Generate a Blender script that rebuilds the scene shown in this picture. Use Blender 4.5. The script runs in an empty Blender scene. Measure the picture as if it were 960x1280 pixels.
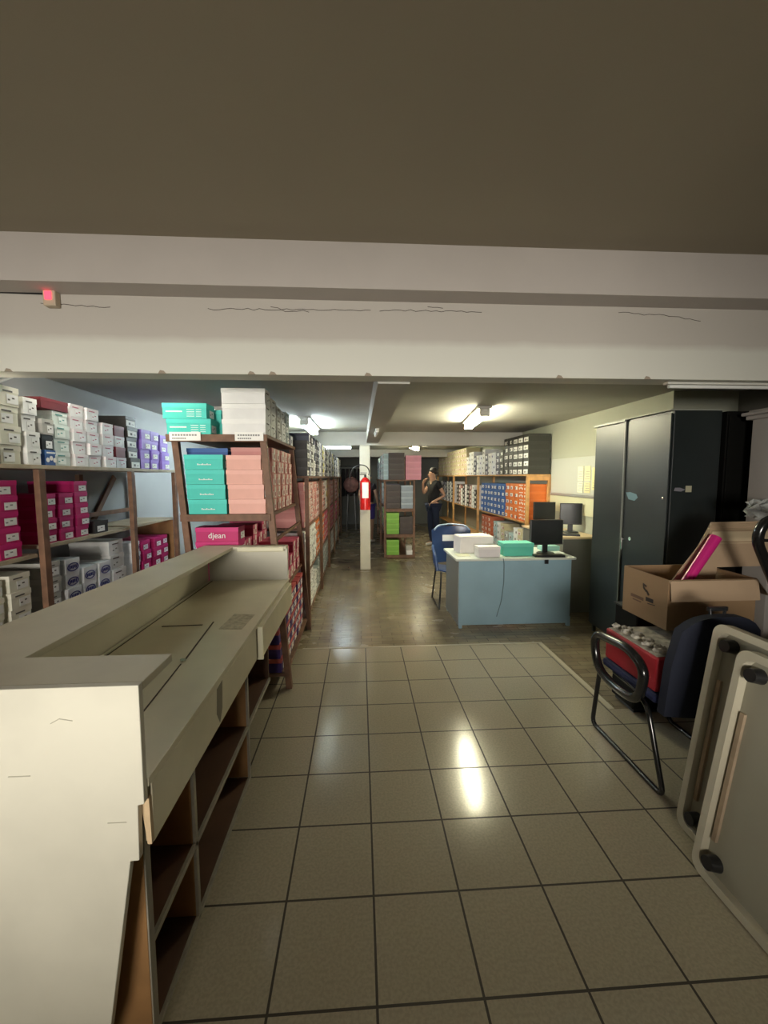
import bpy, bmesh, math, random
from mathutils import Vector, Matrix
random.seed(7)
SC = bpy.context.scene
COL = SC.collection

# ------------------------------------------------------------------ camera
F_PX, YAW, PITCH, ROLL, EYE = 510.67, 0.058393, 0.085868, -0.0023746, 1.6149
cy, sy, cp, sp = math.cos(YAW), math.sin(YAW), math.cos(PITCH), math.sin(PITCH)
fw = Vector((sy*cp, cy*cp, -sp)); rt = Vector((cy, -sy, 0)); up = rt.cross(fw)
cr, sr = math.cos(ROLL), math.sin(ROLL)
r2 = cr*rt + sr*up; u2 = -sr*rt + cr*up
cd = bpy.data.cameras.new('camera'); cam = bpy.data.objects.new('camera', cd); COL.objects.link(cam)
M = Matrix((r2, u2, -fw)).transposed().to_4x4(); M.translation = (0, 0, EYE)
cam.matrix_world = M
cd.sensor_fit = 'VERTICAL'; cd.sensor_height = 36.0; cd.lens = F_PX/1280*36.0
cd.clip_start = 0.05; cd.clip_end = 100
SC.camera = cam

# ------------------------------------------------------------------ world, light, exposure
SC.view_settings.view_transform = 'Standard'; SC.view_settings.look = 'None'
SC.view_settings.gamma = 1.0; SC.view_settings.use_curve_mapping = False
SC.view_settings.exposure = 1.0
w = bpy.data.worlds.new('world'); SC.world = w; w.use_nodes = True
w.node_tree.nodes['Background'].inputs[0].default_value = (0.10, 0.11, 0.12, 1)
w.node_tree.nodes['Background'].inputs[1].default_value = 0.3
def area(name, loc, rot, sx, sy_, watts, color):
    l = bpy.data.lights.new(name, 'AREA'); l.shape = 'RECTANGLE'; l.size = sx; l.size_y = sy_
    l.energy = watts; l.color = color
    o = bpy.data.objects.new(name, l); COL.objects.link(o); o.location = loc; o.rotation_euler = rot
    return o
# daylight from the shop entrance behind the photographer
area('entrance_daylight', (-1.0, -5.8, 1.60), (math.radians(90), 0, math.radians(-6)), 2.2, 1.3, 310, (1.0, 0.945, 0.84))

# ------------------------------------------------------------------ materials
MATS = {}
def mat(name, col, rough=0.6, metal=0.0, noise=0.0, scale=8.0, bump=0.0, emit=0.0, spec=0.5, col2=None):
    if name in MATS: return MATS[name]
    m = bpy.data.materials.new(name); m.use_nodes = True; nt = m.node_tree
    b = nt.nodes['Principled BSDF']
    c = (*col, 1)
    b.inputs['Base Color'].default_value = c
    b.inputs['Roughness'].default_value = rough; b.inputs['Metallic'].default_value = metal
    b.inputs['Specular IOR Level'].default_value = spec
    if noise > 0 or bump > 0:
        tc = nt.nodes.new('ShaderNodeTexCoord'); nz = nt.nodes.new('ShaderNodeTexNoise')
        nz.inputs['Scale'].default_value = scale; nz.inputs['Detail'].default_value = 4
        nt.links.new(tc.outputs['Object'], nz.inputs['Vector'])
        if noise > 0:
            r = nt.nodes.new('ShaderNodeValToRGB')
            lo = tuple(x*(1-noise) for x in col) if col2 is None else col2
            r.color_ramp.elements[0].position = .35; r.color_ramp.elements[1].position = .65
            r.color_ramp.elements[0].color = (*lo, 1); r.color_ramp.elements[1].color = c
            nt.links.new(nz.outputs['Fac'], r.inputs['Fac']); nt.links.new(r.outputs['Color'], b.inputs['Base Color'])
        if bump > 0:
            bp = nt.nodes.new('ShaderNodeBump'); bp.inputs['Strength'].default_value = bump; bp.inputs['Distance'].default_value = .01
            nt.links.new(nz.outputs['Fac'], bp.inputs['Height']); nt.links.new(bp.outputs['Normal'], b.inputs['Normal'])
    if emit > 0:
        b.inputs['Emission Color'].default_value = c; b.inputs['Emission Strength'].default_value = emit
    MATS[name] = m; return m

def node_math(nt, op, a, b=None):
    n = nt.nodes.new('ShaderNodeMath'); n.operation = op
    for i, v in enumerate((a, b)):
        if v is None: continue
        if isinstance(v, (int, float)): n.inputs[i].default_value = v
        else: nt.links.new(v, n.inputs[i])
    return n.outputs[0]

def tile_material():
    m = bpy.data.materials.new('beige_floor_tiles'); m.use_nodes = True; nt = m.node_tree; b = nt.nodes['Principled BSDF']
    g = nt.nodes.new('ShaderNodeNewGeometry'); s = nt.nodes.new('ShaderNodeSeparateXYZ')
    nt.links.new(g.outputs['Position'], s.inputs[0])
    T = .333
    def grout(out, off):
        fr = node_math(nt, 'FRACT', node_math(nt, 'DIVIDE', node_math(nt, 'SUBTRACT', out, off-50*T), T))
        d = node_math(nt, 'ABSOLUTE', node_math(nt, 'SUBTRACT', fr, .5))
        return node_math(nt, 'GREATER_THAN', d, .5-.0125)
    gx = grout(s.outputs['X'], .041); gy = grout(s.outputs['Y'], 1.1142)
    gr = node_math(nt, 'MAXIMUM', gx, gy)
    n1 = nt.nodes.new('ShaderNodeTexNoise'); n1.inputs['Scale'].default_value = 95; n1.inputs['Detail'].default_value = 5
    nt.links.new(g.outputs['Position'], n1.inputs['Vector'])
    n2 = nt.nodes.new('ShaderNodeTexNoise'); n2.inputs['Scale'].default_value = 1.7; nt.links.new(g.outputs['Position'], n2.inputs['Vector'])
    r = nt.nodes.new('ShaderNodeValToRGB'); r.color_ramp.elements[0].position = .38; r.color_ramp.elements[1].position = .6
    r.color_ramp.elements[0].color = (.325, .285, .215, 1); r.color_ramp.elements[1].color = (.38, .335, .25, 1)
    nt.links.new(n1.outputs['Fac'], r.inputs['Fac'])
    mx = nt.nodes.new('ShaderNodeMix'); mx.data_type = 'RGBA'
    nt.links.new(gr, mx.inputs['Factor']); nt.links.new(r.outputs['Color'], mx.inputs['A']); mx.inputs['B'].default_value = (.035, .026, .018, 1)
    nt.links.new(mx.outputs['Result'], b.inputs['Base Color'])
    ro = node_math(nt, 'ADD', node_math(nt, 'MULTIPLY', n2.outputs['Fac'], .16), node_math(nt, 'MULTIPLY', gr, .5))
    ro = node_math(nt, 'ADD', ro, .07)
    nt.links.new(ro, b.inputs['Roughness'])
    bp = nt.nodes.new('ShaderNodeBump'); bp.inputs['Strength'].default_value = .12; bp.inputs['Distance'].default_value = .002
    h = node_math(nt, 'SUBTRACT', n2.outputs['Fac'], gr); nt.links.new(h, bp.inputs['Height']); nt.links.new(bp.outputs['Normal'], b.inputs['Normal'])
    return m

def block_material():
    m = bpy.data.materials.new('worn_dark_floor_blocks'); m.use_nodes = True; nt = m.node_tree; b = nt.nodes['Principled BSDF']
    g = nt.nodes.new('ShaderNodeNewGeometry'); br = nt.nodes.new('ShaderNodeTexBrick')
    br.inputs['Scale'].default_value = 1; br.inputs['Brick Width'].default_value = .21; br.inputs['Row Height'].default_value = .07
    br.inputs['Mortar Size'].default_value = .0018; br.inputs['Color1'].default_value = (.27, .225, .15, 1); br.inputs['Color2'].default_value = (.19, .155, .105, 1)
    br.inputs['Mortar'].default_value = (.07, .055, .038, 1)
    nt.links.new(g.outputs['Position'], br.inputs['Vector'])
    nz = nt.nodes.new('ShaderNodeTexNoise'); nz.inputs['Scale'].default_value = 2.5; nz.inputs['Detail'].default_value = 5; nt.links.new(g.outputs['Position'], nz.inputs['Vector'])
    mx = nt.nodes.new('ShaderNodeMix'); mx.data_type = 'RGBA'; mx.blend_type = 'MULTIPLY'; mx.inputs['Factor'].default_value = .6
    r = nt.nodes.new('ShaderNodeValToRGB'); r.color_ramp.elements[0].position = .35; r.color_ramp.elements[1].position = .65
    r.color_ramp.elements[0].color = (.6, .6, .6, 1); r.color_ramp.elements[1].color = (1.25, 1.2, 1.1, 1)
    nt.links.new(nz.outputs['Fac'], r.inputs['Fac']); nt.links.new(br.outputs['Color'], mx.inputs['A']); nt.links.new(r.outputs['Color'], mx.inputs['B'])
    nt.links.new(mx.outputs['Result'], b.inputs['Base Color'])
    ro = node_math(nt, 'ADD', node_math(nt, 'MULTIPLY', nz.outputs['Fac'], .25), .12); nt.links.new(ro, b.inputs['Roughness'])
    bp = nt.nodes.new('ShaderNodeBump'); bp.inputs['Strength'].default_value = .18; bp.inputs['Distance'].default_value = .003
    nt.links.new(br.outputs['Fac'], bp.inputs['Height']); bp.invert = True
    nt.links.new(bp.outputs['Normal'], b.inputs['Normal'])
    return m

def beam_material():
    # darker pinkish grey above, lighter greenish white band below
    m = bpy.data.materials.new('two_tone_beam'); m.use_nodes = True; nt = m.node_tree; b = nt.nodes['Principled BSDF']
    g = nt.nodes.new('ShaderNodeNewGeometry'); s = nt.nodes.new('ShaderNodeSeparateXYZ'); nt.links.new(g.outputs['Position'], s.inputs[0])
    nz = nt.nodes.new('ShaderNodeTexNoise'); nz.inputs['Scale'].default_value = 6; nt.links.new(g.outputs['Position'], nz.inputs['Vector'])
    h = node_math(nt, 'ADD', s.outputs['Z'], node_math(nt, 'MULTIPLY', nz.outputs['Fac'], .03))
    r = nt.nodes.new('ShaderNodeMapRange'); r.inputs['From Min'].default_value = 2.385; r.inputs['From Max'].default_value = 2.43
    nt.links.new(h, r.inputs['Value'])
    mx = nt.nodes.new('ShaderNodeMix'); mx.data_type = 'RGBA'
    mx.inputs['A'].default_value = (.64, .635, .57, 1); mx.inputs['B'].default_value = (.50, .465, .42, 1)
    nt.links.new(r.outputs['Result'], mx.inputs['Factor']); nt.links.new(mx.outputs['Result'], b.inputs['Base Color']); b.inputs['Roughness'].default_value = .75
    return m

WOOD = mat('brown_rack_wood', (.20, .10, .055), .6, noise=.35, scale=14, bump=.1)
WOODL = mat('light_rack_wood', (.62, .34, .13), .55, noise=.25, scale=12)
WOODP = mat('pale_shelf_board', (.48, .40, .28), .6, noise=.2, scale=9)
CREAM = mat('cream_laminate', (.70, .655, .52), .42, noise=.10, scale=3)
CREAMW = mat('ivory_laminate', (.66, .635, .535), .4, noise=.13, scale=3.2)
WORK = mat('beige_worktop_laminate', (.70, .645, .48), .4, noise=.10, scale=5)
LEDGE = mat('dusty_beige_laminate', (.60, .56, .43), .45, noise=.12, scale=5)
EDGE = mat('worn_grey_board_edge', (.34, .31, .25), .6, noise=.2, scale=20)
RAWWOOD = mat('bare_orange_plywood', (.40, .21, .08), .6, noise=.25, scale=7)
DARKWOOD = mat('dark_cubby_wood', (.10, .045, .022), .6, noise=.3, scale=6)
BLACK = mat('black_plastic', (.014, .014, .015), .35)
BLACKM = mat('black_gloss_tube', (.01, .01, .01), .18, spec=.6)
WHITE = mat('white_print_label', (.85, .85, .82), .5)
INK = mat('dark_ink', (.03, .03, .035), .6)
CHROME = mat('chrome', (.75, .75, .75), .2, 1.0)

# ------------------------------------------------------------------ mesh helpers
class MB:
    def __init__(s): s.bm = bmesh.new(); s.mi = 0
    def _fin(s, verts, m):
        fs = set()
        for v in verts: fs.update(v.link_faces)
        for f in fs: f.material_index = s.mi
    def box(s, x0, x1, y0, y1, z0, z1, M_=None, bev=0.0):
        mtx = Matrix.Translation(((x0+x1)/2, (y0+y1)/2, (z0+z1)/2)) @ Matrix.Diagonal((abs(x1-x0), abs(y1-y0), abs(z1-z0), 1))
        if M_ is not None: mtx = M_ @ mtx
        r = bmesh.ops.create_cube(s.bm, size=1, matrix=mtx); vs = r['verts']
        if bev > 0:
            es = list({e for v in vs for e in v.link_edges})
            rr = bmesh.ops.bevel(s.bm, geom=es, offset=bev, segments=2, affect='EDGES', profile=.6, clamp_overlap=True)
            for f in rr['faces']: f.material_index = s.mi
            vs = [v for f in rr['faces'] for v in f.verts]
        s._fin(vs, s.mi); return s
    def bar(s, a, b, w_, h_=None, ref=(0, 0, 1)):
        a = Vector(a); b = Vector(b); d = b-a; L = d.length; z = d.normalized(); rf = Vector(ref)
        if abs(z.dot(rf)) > .98: rf = Vector((1, 0, 0))
        x = z.cross(rf).normalized(); y = z.cross(x)
        mt = Matrix((x, y, z)).transposed().to_4x4(); mt.translation = (a+b)/2
        return s.box(-w_/2, w_/2, -(h_ or w_)/2, (h_ or w_)/2, -L/2, L/2, mt)
    def cyl(s, a, b, r, r2_=None, seg=20, caps=True):
        a = Vector(a); b = Vector(b); d = b-a
        q = d.to_track_quat('Z', 'Y').to_matrix().to_4x4(); q.translation = (a+b)/2
        rr = bmesh.ops.create_cone(s.bm, cap_ends=caps, segments=seg, radius1=r, radius2=r if r2_ is None else r2_, depth=d.length, matrix=q)
        s._fin(rr['verts'], s.mi); return s
    def sph(s, c, r, sc=(1, 1, 1), seg=16):
        mt = Matrix.Translation(c) @ Matrix.Diagonal((*sc, 1))
        rr = bmesh.ops.create_uvsphere(s.bm, u_segments=seg, v_segments=seg//2+2, radius=r, matrix=mt)
        s._fin(rr['verts'], s.mi); return s
    def tube(s, pts, r, seg=12, closed=False, fillet=0.0):
        P = [Vector(p) for p in pts]
        if fillet > 0:
            Q = []; n = len(P); rng = range(n)
            for i in rng:
                if not closed and i in (0, n-1): Q.append(P[i]); continue
                p0, p, p1 = P[i-1], P[i], P[(i+1) % n]
                d0 = (p0-p); d1 = (p1-p); f = min(fillet, d0.length*.48, d1.length*.48)
                a = p+d0.normalized()*f; b = p+d1.normalized()*f
                for k in range(6):
                    t = k/5; Q.append(a*(1-t)**2 + p*2*t*(1-t) + b*t*t)
            P = Q
        n = len(P); rings = []; prev = None
        for i in range(n):
            if closed: t = (P[(i+1) % n]-P[i-1])
            else: t = P[min(i+1, n-1)]-P[max(i-1, 0)]
            t.normalize()
            if prev is None:
                x = t.cross(Vector((0, 0, 1)))
                if x.length < .1: x = t.cross(Vector((1, 0, 0)))
                x.normalize()
            else:
                x = (prev - t*prev.dot(t)).normalized()
            prev = x; y = t.cross(x)
            rings.append([s.bm.verts.new(P[i]+(x*math.cos(2*math.pi*k/seg)+y*math.sin(2*math.pi*k/seg))*r) for k in range(seg)])
        for i in range(n if closed else n-1):
            A, B = rings[i], rings[(i+1) % n]
            for k in range(seg):
                f = s.bm.faces.new((A[k], A[(k+1) % seg], B[(k+1) % seg], B[k])); f.material_index = s.mi
        if not closed:
            for R_, rev in ((rings[0], True), (rings[-1], False)):
                f = s.bm.faces.new(R_[::-1] if rev else R_); f.material_index = s.mi
        return s
    def prism(s, poly, axis, a, b):
        """poly 2D points in the plane normal to axis ('x': (y,z), 'y': (x,z), 'z': (x,y)), extruded a..b"""
        def P(p, t): return {'x': (t, p[0], p[1]), 'y': (p[0], t, p[1]), 'z': (p[0], p[1], t)}[axis]
        A = [s.bm.verts.new(P(p, a)) for p in poly]; B = [s.bm.verts.new(P(p, b)) for p in poly]
        n = len(poly); fs = [s.bm.faces.new(A), s.bm.faces.new(B)]
        for i in range(n): fs.append(s.bm.faces.new((A[i], A[(i+1) % n], B[(i+1) % n], B[i])))
        for f in fs: f.material_index = s.mi
        return s
    def mesh(s, name, mats, smooth=False):
        bmesh.ops.recalc_face_normals(s.bm, faces=s.bm.faces[:])
        me = bpy.data.meshes.new(name); s.bm.to_mesh(me); s.bm.free()
        for m in (mats if isinstance(mats, (list, tuple)) else [mats]): me.materials.append(m)
        if smooth:
            for p in me.polygons: p.use_smooth = True
            try: me.set_sharp_from_angle(angle=math.radians(40))
            except Exception: pass
        return me
    def build(s, name, mats, parent=None, smooth=False, bev=0.0):
        o = bpy.data.objects.new(name, s.mesh(name, mats, smooth)); COL.objects.link(o)
        if parent: o.parent = parent
        if bev > 0:
            md = o.modifiers.new('bevel', 'BEVEL'); md.width = bev; md.segments = 2; md.limit_method = 'ANGLE'
        return o

def tag(o, label=None, cat=None, group=None, kind=None):
    if label: o['label'] = label
    if cat: o['category'] = cat
    if group: o['group'] = group
    if kind: o['kind'] = kind
    return o
def empty(name, loc, label, cat, group=None, rz=0.0):
    o = bpy.data.objects.new(name, None); COL.objects.link(o); o.empty_display_size = .1
    o.location = loc; o.rotation_euler = (0, 0, rz)
    return tag(o, label, cat, group)
def struct(name, mb, m, label=None):
    o = mb.build(name, m); o['kind'] = 'structure'
    if label: o['label'] = label
    return o
def text_mesh(txt, size, m, depth=.0006):
    cu = bpy.data.curves.new('t', 'FONT'); cu.body = txt; cu.size = size; cu.extrude = depth; cu.align_x = 'CENTER'; cu.align_y = 'CENTER'
    o = bpy.data.objects.new('t', cu); COL.objects.link(o)
    bpy.context.view_layer.update()
    me = bpy.data.meshes.new_from_object(o.evaluated_get(bpy.context.evaluated_depsgraph_get()))
    bpy.data.objects.remove(o); me.materials.clear(); me.materials.append(m); return me
def text(name, txt, size, m, mtx, parent=None, bold=0.0):
    o = bpy.data.objects.new(name, text_mesh(txt, size, m)); COL.objects.link(o)
    if parent: o.parent = parent
    o.matrix_local = mtx
    return o
def frame(origin, xdir, ydir):
    x = Vector(xdir).normalized(); y = Vector(ydir).normalized(); z = x.cross(y)
    mt = Matrix((x, y, z)).transposed().to_4x4(); mt.translation = origin; return mt

# ------------------------------------------------------------------ the setting
TILE = tile_material(); BLOCK = block_material()
XL, XR, XF, YB = -2.42, 2.83, 3.45, 14.0      # walls
CEIL, MEZ = 2.38, 2.86
struct('floor', MB().box(XL, 1.757, -6.5, 3.772, -.10, 0).box(1.757, XF, -6.5, 2.618, -.10, 0), TILE)
struct('floor', MB().box(XL, 1.757, 3.774, YB, -.106, -.006).box(1.759, XF, 2.620, YB, -.106, -.006), BLOCK)
trimm = mat('pale_threshold_strip', (.42, .37, .27), .35)
struct('trim_1', MB().box(1.72, 1.757, 2.618, 3.772, 0, .004).box(-.55, 1.757, 3.75, 3.774, 0, .004), trimm)
WALLL = mat('grey_wall_paint', (.33, .34, .34), .85, noise=.08, scale=1.5, bump=.05)
WALLR = mat('cream_green_wall_paint', (.41, .42, .335), .85, noise=.06, scale=2, bump=.05)
WALLF = mat('dark_front_wall', (.16, .15, .13), .85, noise=.06, scale=2)
CEILM = mat('dull_ceiling_paint', (.42, .41, .37), .85, noise=.10, scale=2.2, bump=.08)
CEILF = mat('brown_grey_ceiling_paint', (.36, .315, .235), .8, noise=.05, scale=.8)
struct('wall_left', MB().box(XL-.1, XL, -6.5, YB, -.1, 3.0), WALLL)
struct('wall_right', MB().box(XR, XR+.1, 3.6, YB, -.1, 2.5).box(XR+.1, XF+.1, 3.6, 3.7, -.1, 2.5), WALLR)
struct('wall_right', MB().box(XF, XF+.1, -6.5, 3.6, -.1, 3.0), WALLF)
struct('wall_back', MB().box(XL, XR+.1, YB, YB+.1, -.1, 2.5), mat('dark_back_wall', (.20, .21, .20), .9, noise=.1, scale=2))
struct('wall_front_unseen', MB().box(XL, XF, -6.6, -6.5, -.1, 3.0), WALLF)
# unseen wall with an opening, added to keep daylight off the near floor
struct('wall_front_unseen', MB().box(XL, XF, -2.3, -2.2, 0, 1.0).box(XL, XF, -2.3, -2.2, 2.15, MEZ).box(XL, -2.0, -2.3, -2.2, 1.0, 2.15).box(.65, XF, -2.3, -2.2, 1.0, 2.15), WALLF)
struct('ceiling', MB().box(XL, XF, 2.595, YB, CEIL, CEIL+.1), CEILM)
struct('ceiling', MB().box(XL, XF, -6.5, 2.30, MEZ, MEZ+.1), CEILF)
BEAM = beam_material(); BEAMU = mat('pinkish_grey_beam_paint', (.52, .475, .44), .75, noise=.05, scale=3)
# lower wide beam with a slightly chipped lower edge
bm_ = MB(); bm_.box(XL, XF, 2.45, 2.595, 2.204, MEZ); low = struct('trim_2', bm_, BEAM)
struct('trim_3', MB().box(XL, XF, 2.295, 2.45, 2.623, MEZ), BEAMU)
CR = mat('hairline_crack', (.07, .055, .045), .9)
def crack(y, seq, name='crack'):
    mb = MB(); pts = []
    for (x0, z0), (x1, z1) in zip(seq, seq[1:]):
        n = max(2, int((x1-x0)/.03))
        for k in range(n):
            t = k/n; pts.append((x0+(x1-x0)*t, y, z0+(z1-z0)*t+random.uniform(-.006, .006)))
    mb.tube(pts, .0016, 5); return mb.build(name, CR, low)
crack(2.449, [(-1.75, 2.575), (-1.35, 2.56)]); crack(2.449, [(-.85, 2.56), (-.5, 2.566), (-.2, 2.572), (.1, 2.57)])
crack(2.449, [(.12, 2.572), (.45, 2.578), (.75, 2.573)]); crack(2.449, [(1.55, 2.59), (1.9, 2.575), (2.1, 2.55)])
crack(2.449, [(-.5, 2.585), (-.42, 2.56), (-.25, 2.56)]); crack(2.449, [(.4, 2.60), (.52, 2.585)])
mb = MB()
for x in (-1.95, -1.12, -.62, -.5, .05, 1.2, 1.75): mb.prism([(x-.02, 2.203), (x+.025, 2.203), (x+.012, 2.218), (x-.008, 2.222)], 'y', 2.4485, 2.452)
mb.build('chipped_patch', mat('chipped_plaster', (.30, .25, .19), .9), low)
BEAMB = mat('grey_beam_paint', (.43, .42, .385), .8, noise=.08, scale=2)
struct('trim_4', MB().box(.115, .315, 2.596, 7.04, 2.192, CEIL-.002), BEAMB)
struct('trim_5', MB().box(XL+.002, XR-.002, 7.045, 7.22, 2.15, CEIL-.002), BEAMB)
struct('trim_6', MB().box(XL+.002, XR-.002, 11.5, 11.68, 2.17, CEIL-.002), BEAMB)
POST = mat('white_post_paint', (.60, .585, .50), .6, noise=.08, scale=5)
pc = MB().box(-.005, .175, 7.041, 7.22, -.005, 2.149).build('column', POST, bev=.012)
tag(pc, 'square off-white column standing in the aisle, carrying the red fire extinguisher', 'column')

# ------------------------------------------------------------------ fire extinguisher on the column
RED = mat('glossy_red_paint', (.55, .015, .015), .25)
e = empty('fire_extinguisher', (.088, 6.93, 1.06), 'red fire extinguisher with white label hung on the aisle column', 'fire extinguisher')
MB().cyl((0, 0, .0), (0, 0, .48), .088, seg=28).cyl((0, 0, .48), (0, 0, .545), .088, .03, seg=28).build('cylinder_body', RED, e, True)
MB().cyl((0, 0, .545), (0, 0, .60), .018).box(-.09, .02, -.012, .012, .585, .60).box(-.08, .03, -.01, .01, .615, .628).build('valve_handle', BLACK, e)
MB().tube([(.06, 0, .58), (.075, 0, .66), (.02, 0, .74), (-.09, 0, .765), (-.20, 0, .71), (-.25, 0, .62), (-.265, 0, .52)], .009, fillet=.06).build('hose', BLACK, e, True)
lb_ = MB()
for k in range(-5, 5):
    a0 = -math.pi/2+k*.13; a1 = a0+.13
    q = [(math.cos(a0)*.0895, math.sin(a0)*.0895), (math.cos(a1)*.0895, math.sin(a1)*.0895), (math.cos(a1)*.086, math.sin(a1)*.086), (math.cos(a0)*.086, math.sin(a0)*.086)]
    lb_.prism(q, 'z', .20, .46)
lb_.build('paper_label', WHITE, e)
MB().box(-.03, .03, .088, .108, .05, .5).build('wall_bracket', BLACK, e)

# ------------------------------------------------------------------ fluorescent lamps
def lamp(a, b, label, col, strength, tubes=1, lit=True, width=.15):
    a = Vector(a); b = Vector(b); d = (b-a); L = d.length; mid = (a+b)/2; ang = math.atan2(d.y, d.x)
    r_ = empty('ceiling_lamp', (mid.x, mid.y, CEIL-.001), label, 'ceiling lamp', rz=ang)
    MB().box(-L/2-.03, L/2+.03, -width/2, width/2, -.03, -.002).box(-L/2-.02, L/2+.02, -.025, .025, -.055, -.03).build('fixture_body', mat('white_steel_fixture', (.62, .61, .56), .5), r_, bev=.004)
    for s_ in (-1, 1): MB().box(s_*L/2-.012, s_*L/2+.012, -width*.35, width*.35, -.11, -.03).build('lamp_holder', mat('ivory_plastic', (.6, .58, .5), .4), r_)
    em = mat('lit_tube_%s' % label[:6], col, .4, emit=strength) if lit else mat('unlit_tube', (.75, .75, .72), .3)
    for t in range(tubes):
        off = (t-(tubes-1)/2)*.07
        MB().cyl((-L/2, off, -.09), (L/2, off, -.09), .016, seg=12).build('fluorescent_tube', em, r_, True)
    return r_
WARM = (1.0, .95, .68); COOL = (.80, .95, 1.0)
lamp((1.36, 4.45, 0), (1.50, 5.65, 0), 'greenish fluorescent ceiling lamp over the blue desk, largest lit lamp', WARM, 72, 2)
lamp((-.70, 5.3, 0), (-.70, 6.5, 0), 'bluish lit lamp hanging over the left racks', COOL, 55, 2)
lamp((1.15, 9.3, 0), (1.45, 10.4, 0), 'lit lamp above the rack with pink boxes', WARM, 55, 2)
lamp((-1.05, 9.6, 0), (-.2, 9.65, 0), 'bluish lit lamp far back in the left bay', COOL, 30, 1)
lamp((-1.5, 4.6, 0), (-1.5, 5.8, 0), 'bluish lamp over the aisle beside the left wall shelves, behind white boxes', COOL, 64, 1)  # unseen lamp, added to brighten the box ends on the left shelves
lamp((-2.25, 2.74, 0), (-1.25, 2.74, 0), 'lamp on the ceiling tucked right behind the wide beam at left', (1.0, .96, .84), 15, 1, width=.10)  # added lamp the beam hides, lifts the left shelves and counter
# tube fitting under the longitudinal beam, and the strip under the wide beam
t = empty('tube_lamp', (.21, 5.2, 2.190), 'small unlit tube lamp fixed under the beam before the column', 'ceiling lamp')
MB().box(-.02, .02, -.3, .3, -.02, 0).build('fixture_body', mat('white_steel_fixture', (1, 1, 1)), t); MB().cyl((0, -.29, -.035), (0, .29, -.035), .014).build('fluorescent_tube', mat('unlit_tube', (.75, .75, .72), .3), t, True)
t = empty('tube_lamp', (2.55, 2.53, 2.203), 'long thin unlit tube lamp under the wide beam at right', 'ceiling lamp')
MB().box(-.62, .62, -.02, .02, -.012, 0).build('fixture_body', mat('white_steel_fixture', (1, 1, 1)), t); MB().cyl((-.6, 0, -.024), (.6, 0, -.024), .011).build('fluorescent_tube', mat('unlit_tube', (.75, .75, .72), .3), t, True)

# small red alarm box and cable
e = empty('alarm_box', (-1.675, 2.45, 2.545), 'small white box with glowing red light high on the beam at left', 'alarm')
MB().box(-.033, .033, -.045, -.001, 0, .095).build('case', mat('yellowed_plastic', (.55, .45, .33), .5), e, bev=.006)
MB().box(-.02, .016, -.052, -.044, .03, .075).build('red_light', mat('red_glow', (1.0, .06, .10), .3, emit=1.1), e, bev=.005)
tag(MB().tube([(XL+.005, 2.444, 2.628), (-2.0, 2.443, 2.626), (-1.715, 2.443, 2.622)], .006, 6).build('cable', BLACK), 'black cable running along the beam to the red-lit box', 'cable')
tag(MB().tube([(XL+.015, 2.75, 2.15), (XL+.015, 3.15, 2.37)], .012, 8).build('conduit', mat('grey_conduit', (.5, .52, .5), .5)), 'pale conduit slanting up the left wall at the ceiling', 'pipe')

# ------------------------------------------------------------------ the counter
c = empty('shop_counter', (-.9, 2.0, 0), 'long beige laminate shop counter with raised ledge and open cubbies below', 'counter')
def cp_(mb, name, m, bev=.002, parent=c):
    for v in mb.bm.verts: v.co -= Vector((-.9, 2.0, 0))
    return mb.build(name, m, parent, bev=bev)
cp_(MB().prism([(-1.205, 0), (-.72, 0), (-.647, .205), (-.572, .671), (-.551, .672), (-.547, .817), (-.532, .820), (-.530, 1.122), (-1.222, 1.122), (-1.222, 1.1), (-1.205, 1.1)], 'y', .965, .985), 'end_panel', CREAMW)
# stains on the end panel
sm = mat('grey_scuff', (.42, .40, .33), .6)
for q_ in (MB().box(-.84, -.79, .9635, .9652, .905, .907), MB().box(-.62, -.575, .9635, .9652, .775, .7765), MB().tube([(-.735, .9645, 1.035), (-.715, .9645, 1.046), (-.685, .9645, 1.04)], .0012, 5)): cp_(q_, 'scuff_mark', sm, 0)
cp_(MB().prism([(-1.225, .9855), (-.53, .9855), (-.53, 1.142), (-.925, 1.142), (-.905, 2.92), (-.53, 2.92), (-.53, 3.0), (-1.13, 3.0)], 'z', 1.10, 1.122), 'ledge_top', LEDGE)
cp_(MB().prism([(-1.205, .986), (-1.19, .986), (-1.113, 2.99), (-1.128, 2.99)], 'z', 0, 1.10), 'customer_side_panel', CREAM)
cp_(MB().box(-1.11, -1.095, .99, 2.97, .87, 1.10), 'inner_back_panel', CREAM)
cp_(MB().box(-1.09, -.53, 2.965, 2.99, .70, 1.10), 'far_end_wall', CREAMW)
cp_(MB().box(-.875, -.545, 2.912, 2.945, 1.085, 1.118), 'end_wall_moulding', mat('cream_moulding', (.78, .74, .55), .4), .008)
cp_(MB().box(-1.094, -.53, .986, 2.964, .848, .87), 'worktop', WORK)
gm = mat('dark_groove', (.07, .055, .04), .8)
cp_(MB().bar((-1.065, 1.55, .8712), (-1.065, 2.95, .8712), .004, .003), 'cable_groove', gm, 0)
cp_(MB().box(-1.085, -1.070, 1.55, 2.95, .8701, .876), 'back_strip', CREAM, 0)
cp_(MB().bar((-.995, 2.05, .8712), (-.80, 2.06, .8712), .006, .003).bar((-.76, 2.10, .8712), (-.72, 1.66, .8712), .006, .003).bar((-.72, 1.62, .8712), (-.69, 1.22, .8712), .004, .003), 'hatch_line', gm, 0)
cp_(MB().cyl((-.722, 1.645, .871), (-.722, 1.645, .879), .011), 'bolt_head', CHROME, 0)
cp_(MB().prism([(-.70, 2.0), (-.585, 1.99), (-.575, 2.2), (-.69, 2.22)], 'z', .8702, .8712), 'glue_stain', mat('glue_residue', (.56, .50, .36), .6, noise=.35, scale=45), 0)
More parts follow.
